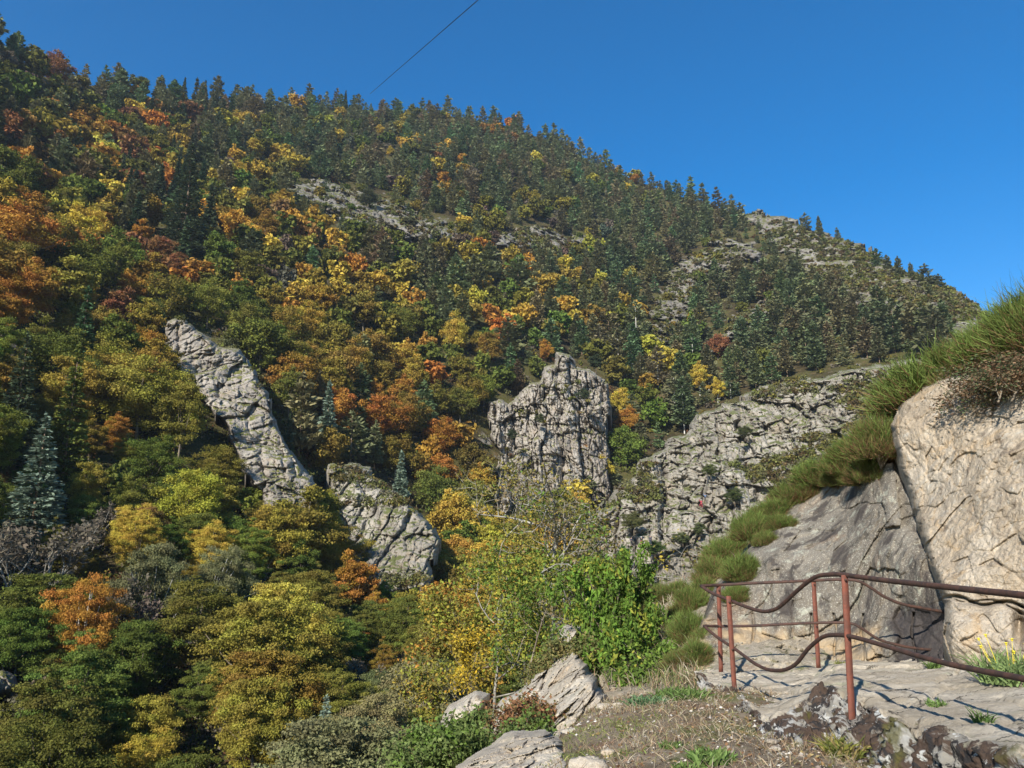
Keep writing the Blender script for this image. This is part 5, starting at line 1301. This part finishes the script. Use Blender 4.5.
tag(link('short_grass', mesh_from('short_grass', V, Fq, LEAFS, False, at)), 'short green grass patches on the knoll', None, None, 'stuff')
# dry grass on the slope at the right
n = 42000; px_ = g.uniform(585, 900, n); py_ = g.uniform(430, 690, n)
ok = (poly_sd(px_, py_, SLOPE_P) > 4) & (poly_sd(px_, py_, SLAB_P) < 2); px_, py_ = px_[ok], py_[ok]
r_ = SLOPE_R(px_, py_); pts = P(px_, py_, r_ - .05); ok = fbm(pts / 1.1, 4, 711) > g.normal(-.02, .15, len(pts)); pts = pts[ok]; r_ = r_[ok]
V, Fq, at = blades(pts, .06, .26, .005, .5, [(.36, .28, .17), (.28, .18, .11), (.17, .18, .07), (.13, .16, .06), (.40, .34, .24)], g)
tag(link('slope_grass', mesh_from('slope_grass', V, Fq, LEAFS, False, at)), 'dry and green grass on the stony slope at the right', None, None, 'stuff')

def debris(n, mk, seed, region=(-.9, 4.0, 4.2, 9.6)):
    g = np.random.default_rng(seed); x = g.uniform(region[0], region[1], n); y = g.uniform(region[2], region[3], n); ok = poly_sd(x, y, EDGE) > -.1; x, y = x[ok], y[ok]
    return mk(np.stack([x, y, gz(x, y)], -1), g)
def pebbles(c, g):
    n = len(c); s = (.004 + .020 * g.uniform(0, 1, n) ** 5)[:, None]
    oc = np.array([(1, 0, 0), (0, 1, 0), (-1, 0, 0), (0, -1, 0), (0, 0, .7), (0, 0, -.5)], float)
    V = c[:, None] + (oc[None] * g.uniform(.6, 1.4, (n, 6, 1)) * [1, .8, .8]) * s[:, None]; f = np.array([(0, 1, 4), (1, 2, 4), (2, 3, 4), (3, 0, 4), (1, 0, 5), (2, 1, 5), (3, 2, 5), (0, 3, 5)])
    Fq = (np.arange(n)[:, None, None] * 6 + f[None]).reshape(-1, 3); col = np.array([(.42, .37, .31), (.33, .28, .23), (.5, .46, .4), (.25, .2, .16)])[g.integers(0, 4, n)]
    return V.reshape(-1, 3), Fq, dict(tcol=np.repeat(np.hstack([col, np.ones((n, 1))]), 6, 0), tone=np.repeat(g.uniform(.3, .7, n), 6), clump=np.full(n * 6, .5))
def litter(c, g):
    n = len(c); V, Fq = leaf_quads(c + [0, 0, .006], n, .022, g, flat=.5, up=1.0, aspect=1.5); col = np.array([(.22, .12, .06), (.30, .19, .09), (.16, .09, .05), (.36, .27, .12)])[g.integers(0, 4, n)]
    return V, Fq, dict(tcol=np.repeat(np.hstack([col, np.ones((n, 1))]), 4, 0), tone=np.repeat(g.uniform(.2, .8, n), 4), clump=np.full(n * 4, .5))
M_PEB = leaf_mat('pebble', False, 0.0, hr=.005)
V, Fq, at = debris(9000, pebbles, 811); tag(link('gravel', mesh_from('gravel', V, Fq, M_PEB, False, at)), 'small stones strewn over the knoll', None, None, 'stuff')
V, Fq, at = debris(4200, litter, 812); tag(link('leaf_litter', mesh_from('leaf_litter', V, Fq, LEAFS, False, at)), 'dead brown leaves lying on the knoll', None, None, 'stuff')

def tuft(px, py, r_, n, h, rad, pal, label, wd=.006, z=None, seed=1, lean=.6, nm='plant', cat='plant'):
    g = np.random.default_rng(seed); b0 = P(px, py, r_) if z is None else np.array(z, float)
    if z is None: b0[2] = gz(b0[0], b0[1])[0]
    a = g.uniform(0, 6.28, n); q = np.sqrt(g.uniform(0, 1, n)) * rad
    pts = np.stack([np.cos(a) * q, np.sin(a) * q, -.01 + 0 * a], -1)
    V, Fq, at = blades(pts, h * .4, h, wd, lean, pal, g)
    o = link(nm, mesh_from(nm, V, Fq, LEAFS, False, at), None, tuple(b0)); tag(o, label, cat); return o
GR = [(.10, .16, .045), (.14, .20, .06), (.10, .14, .04)]
tuft(648, 708, 7.4, 420, .10, .17, [(.09, .155, .07), (.11, .18, .08)], 'blue green weed patch left of centre on the knoll', .009, seed=1)
tuft(688, 702, 7.6, 420, .12, .18, GR, 'bright green weed patch by the top edge of the knoll', .009, seed=2)
tuft(672, 704, 7.7, 260, .13, .15, GR, 'thin green grass clump between the two weed patches of the knoll', .006, seed=3)
tuft(674, 750, 5.6, 200, .06, .09, GR, 'small weed rosette in the middle of the dry grass', .008, seed=4)
tuft(712, 766, 4.95, 380, .09, .12, GR, 'green weed clump at the bottom edge of the knoll', .009, seed=5)
tuft(690, 775, 4.8, 200, .07, .10, GR, 'weed clump cut by the bottom edge left of the larger one', .008, seed=6)
tuft(0, 0, 0, 220, .17, .11, [(.20, .20, .04), (.14, .16, .04), (.26, .20, .08)], 'olive tuft growing on the ledge face beside the middle post', .006, z=on_ledge(843, 745) + [0, -.03, -.05], seed=7)
tuft(0, 0, 0, 90, .12, .07, GR, 'small fern where the ledge meets the dark rock', .007, z=on_ledge(935, 668), seed=8, lean=.9)
tuft(0, 0, 0, 60, .07, .06, GR, 'little green weed on the ledge beside the rail shadow', .006, z=on_ledge(936, 706), seed=9)
tuft(0, 0, 0, 50, .10, .05, GR, 'lone green sprout on the right part of the ledge', .005, z=on_ledge(983, 722), seed=10)
tuft(0, 0, 0, 60, .07, .06, [(.2, .2, .05), (.14, .16, .04)], 'tiny weed at the back of the ledge behind the middle post', .005, z=on_ledge(840, 664), seed=12)
# the yellow-flowered plant
fb = on_ledge(1012, 682); o = tuft(0, 0, 0, 420, .30, .20, [(.16, .22, .08), (.20, .26, .10)], 'yellow flowered plant on the ledge at the right edge', .006, z=fb, seed=11, nm='flowering_plant', cat='plant')
m, nt, nd, L = new_mat('petals'); bs = nd.new('ShaderNodeBsdfPrincipled'); bs.inputs['Roughness'].default_value = .8; ou = nd.new('ShaderNodeOutputMaterial'); L.new(bs.outputs[0], ou.inputs[0])
L.new(mixc(nt, (.75, .55, .02), (.85, .7, .05), noise(nt, mapped(nt), 60, 2)), bs.inputs['Base Color'])
g = np.random.default_rng(733)
for i in range(11):
    c = np.array([g.uniform(-.18, .2), g.uniform(-.15, .1), g.uniform(.13, .33)]); parts = []
    for j in range(9):
        a = j * 6.283 / 9 + g.normal(0, .1); d0 = np.array([math.cos(a), math.sin(a), .25]); s0 = np.array([-math.sin(a), math.cos(a), 0])
        parts.append((np.array([c, c + d0 * .012 + s0 * .005, c + d0 * .024, c + d0 * .012 - s0 * .005]), np.array([[0, 1, 2, 3]])))
    Vd, Fd = tube([c + [0, 0, -.012], c + [0, 0, .008]], [.008, .006], 6); parts.append((Vd, Fd))
    Vs, Fs_ = tube([[c[0] * .4, c[1] * .4, 0], c], [.003, .002], 3, False); parts.append((Vs, Fs_))
    Vf, Ff = join(parts); link('flower_head', mesh_from('flower_head', Vf, Ff, m), o)

# ------------------------------------------------------------------ people on the cliff
def cloth(name, c):
    m, nt, nd, L = new_mat(name); b = N(nt, 'ShaderNodeBsdfPrincipled', inp={'Roughness': .9}); ou = nd.new('ShaderNodeOutputMaterial')
    L.new(mixc(nt, c, tuple(k * .7 for k in c), noise(nt, mapped(nt), 12, 3)), b.inputs['Base Color']); L.new(b.outputs[0], ou.inputs[0]); return m
SKIN = cloth('skin', (.48, .30, .21)); HAIR = cloth('hair', (.05, .035, .02))
def skin_mesh(nm, verts, edges, radii, mat, parent, root=0):
    me = bpy.data.meshes.new(nm); me.from_pydata([tuple(v) for v in verts], edges, []); me.materials.append(mat)
    o = link(nm, me, parent); md = o.modifiers.new('skin', 'SKIN'); sv_ = me.skin_vertices[0].data if me.skin_vertices else None
    if sv_ is None:
        import bmesh
        bm = bmesh.new(); bm.from_mesh(me); lay = bm.verts.layers.skin.verify()
        for v in bm.verts: v[lay].radius = (radii[v.index],) * 2; v[lay].use_root = v.index == root
        bm.to_mesh(me); bm.free()
    else:
        for i, r_ in enumerate(radii): sv_[i].radius = (r_, r_); sv_[i].use_root = i == root
    s = o.modifiers.new('sub', 'SUBSURF'); s.levels = s.render_levels = 1; return o
def person(loc, rz, label, jacket, trousers, helmet=None, pose='stand'):
    o = empty('person', tuple(loc), rz); tag(o, label, 'person', 'climbers on the cliff')
    if pose == 'stand':
        hipL, hipR, knL, knR, ftL, ftR = (.09, 0, .92), (-.09, 0, .92), (.11, -.04, .5), (-.12, .02, .5), (.12, .0, .06), (-.15, .08, .06)
        elL, elR, haL, haR = (.27, .02, 1.15), (-.28, .0, 1.15), (.22, -.16, .95), (-.25, -.12, .92)
    else:
        hipL, hipR, knL, knR, ftL, ftR = (.10, 0, .92), (-.10, 0, .92), (.26, -.28, .72), (-.18, -.12, .5), (.24, -.10, .32), (-.20, -.02, .06)
        elL, elR, haL, haR = (.32, -.14, 1.55), (-.34, -.1, 1.35), (.28, -.26, 1.82), (-.36, -.3, 1.52)
    B = [(0, 0, .95), (0, .01, 1.2), (0, .01, 1.42), (0, 0, 1.52), (0, -.01, 1.62), (0, -.01, 1.72), (.19, 0, 1.42), elL, haL, (-.19, 0, 1.42), elR, haR, hipL, knL, ftL, hipR, knR, ftR, (ftL[0], ftL[1] - .16, .04), (ftR[0], ftR[1] - .16, ftR[2] - .02)]
    E = [(0, 1), (1, 2), (2, 3), (3, 4), (4, 5), (2, 6), (6, 7), (7, 8), (2, 9), (9, 10), (10, 11), (0, 12), (12, 13), (13, 14), (14, 18), (0, 15), (15, 16), (16, 17), (17, 19)]
    Rr = [.12, .11, .12, .05, .09, .08, .055, .04, .035, .055, .04, .035, .085, .06, .045, .085, .06, .045, .035, .035]
    skin_mesh('body', B, E, Rr, SKIN, o)
    skin_mesh('jacket', [B[0], B[1], B[2], B[6], B[7], tuple(.7 * a + .3 * b for a, b in zip(haL, elL)), B[9], B[10], tuple(.7 * a + .3 * b for a, b in zip(haR, elR))], [(0, 1), (1, 2), (2, 3), (3, 4), (4, 5), (2, 6), (6, 7), (7, 8)], [.15, .14, .145, .085, .062, .055, .085, .062, .055], jacket, o)
    skin_mesh('trousers', [B[0], B[12], B[13], tuple(.85 * a + .15 * b for a, b in zip(ftL, knL)), B[15], B[16], tuple(.85 * a + .15 * b for a, b in zip(ftR, knR))], [(0, 1), (1, 2), (2, 3), (0, 4), (4, 5), (5, 6)], [.135, .11, .082, .065, .11, .082, .065], trousers, o)
    u = np.linspace(0, math.pi / 2, 5); w_ = np.linspace(0, 2 * math.pi, 11)[:-1]; U, W_ = np.meshgrid(u, w_, indexing='ij')
    S = np.stack([np.sin(U) * np.cos(W_) * .125, np.sin(U) * np.sin(W_) * .14, np.cos(U) * .13], -1) + [0, .0, 1.67]
    id_ = np.arange(U.size).reshape(U.shape); nx = np.roll(id_, -1, 1)
    link('helmet' if helmet else 'hair', mesh_from('helmet' if helmet else 'hair', S.reshape(-1, 3), np.stack([id_[:-1], id_[1:], nx[1:], nx[:-1]], -1).reshape(-1, 4), helmet or HAIR, True), o)
    return o
cl_navy, cl_black, cl_red, cl_blue, cl_grey, cl_white = cloth('navy', (.03, .035, .06)), cloth('black', (.015, .015, .018)), cloth('red', (.38, .05, .07)), cloth('blue', (.10, .16, .26)), cloth('grey', (.2, .2, .2)), cloth('white', (.75, .75, .72))
dg_ = bpy.context.evaluated_depsgraph_get()
def hit_rock(px, py, back=0.15):
    d = P(px, py, 1.0); v = Vector(d).normalized()
    bpy.context.view_layer.update()
    ok, loc, nrm, i, ob, mt = scene.ray_cast(bpy.context.evaluated_depsgraph_get(), v * 60, v, distance=600)
    return np.array(loc) - np.array(v) * back if ok else P(px, py, 158)
terr = hit_rock(641, 546)
for (x, y, lab, jk, tr, hl) in [(631.5, 546, 'person in dark clothes, leftmost of the group on the cliff terrace', cl_navy, cl_black, None), (636.8, 546, 'person in black with a white helmet on the cliff terrace', cl_black, cl_black, cl_white),
                                (641.6, 546, 'person in dark jacket and reddish trousers on the cliff terrace', cl_black, cl_red, cl_white), (650.5, 545, 'person in dark blue standing apart at the right of the cliff terrace', cl_navy, cl_navy, cl_grey)]:
    person(hit_rock(x, y, .9), rng.uniform(2, 4.4), lab, jk, tr, hl)
person(hit_rock(701.5, 508, .5), R(180), 'climber in a red top leaning on the cliff', cl_red, cl_red, cl_white, 'climb')
person(hit_rock(705.5, 502, .5), R(175), 'climber in blue grey clothes just above the red one', cl_blue, cl_navy, cl_grey, 'climb')
print('near', round(_time.time() - _T0, 1))
HAZE = True
# ------------------------------------------------------------------ camera, light, sky
cam = bpy.data.cameras.new('camera'); co = bpy.data.objects.new('camera', cam); C.objects.link(co)
cam.sensor_width = 36; cam.lens = 36 * F / 1024; cam.clip_start = .05; cam.clip_end = 6000
co.rotation_euler = (R(90) + PITCH, 0, 0); scene.camera = co
SE, SA = R(31), R(25)     # sun: elevation; behind the camera, 25 degrees to its left
sv = Vector((-math.sin(SA) * math.cos(SE), -math.cos(SA) * math.cos(SE), math.sin(SE)))
sl = bpy.data.lights.new('sun', 'SUN'); sl.energy = 5.0; sl.angle = R(.55); sl.color = (1, .955, .865)
so = bpy.data.objects.new('sun', sl); C.objects.link(so); so.rotation_euler = sv.to_track_quat('Z', 'Y').to_euler()
w = bpy.data.worlds.new('World'); scene.world = w; w.use_nodes = True
nt = w.node_tree; bg = nt.nodes['Background']
sk = nt.nodes.new('ShaderNodeTexSky'); sk.sky_type = 'NISHITA'; sk.sun_disc = False
sk.sun_elevation = SE; sk.sun_rotation = math.atan2(sv.x, sv.y)
sk.altitude = 900; sk.air_density = 1.0; sk.dust_density = .25; sk.ozone_density = 3.0
hs = nt.nodes.new('ShaderNodeHueSaturation'); hs.inputs['Saturation'].default_value = 1.42; hs.inputs['Value'].default_value = 1.1; nt.links.new(sk.outputs[0], hs.inputs['Color']); nt.links.new(hs.outputs[0], bg.inputs[0]); bg.inputs[1].default_value = .10
scene.view_settings.view_transform = 'Standard'; scene.view_settings.look = 'None'
scene.view_settings.exposure = 0.75; scene.view_settings.gamma = 1
scene.view_settings.use_curve_mapping = False
# the air of the gorge
hv = [(-700, -60, -60), (900, -60, -60), (900, 1300, -60), (-700, 1300, -60), (-700, -60, 420), (900, -60, 420), (900, 1300, 420), (-700, 1300, 420)]
hm = bpy.data.meshes.new('haze'); hm.from_pydata(hv, [], [(0, 3, 2, 1), (4, 5, 6, 7), (0, 1, 5, 4), (1, 2, 6, 5), (2, 3, 7, 6), (3, 0, 4, 7)])
m, hn, nd, L = new_mat('haze_air'); pv = N(hn, 'ShaderNodeVolumePrincipled'); pv.inputs['Color'].default_value = (.72, .84, 1, 1); pv.inputs['Density'].default_value = .00012; pv.inputs['Anisotropy'].default_value = .2
ou = nd.new('ShaderNodeOutputMaterial'); L.new(pv.outputs[0], ou.inputs['Volume']); hm.materials.append(m)
if HAZE: tag(link('haze', hm), 'thin blue haze in the air of the gorge', None, None, 'stuff')
scene.cycles.volume_bounces = 0
scene.cycles.max_bounces = 5; scene.cycles.diffuse_bounces = 3; scene.cycles.transparent_max_bounces = 8
scene.cycles.use_denoising = True
print('scene built in', round(_time.time() - _T0, 1), 's')
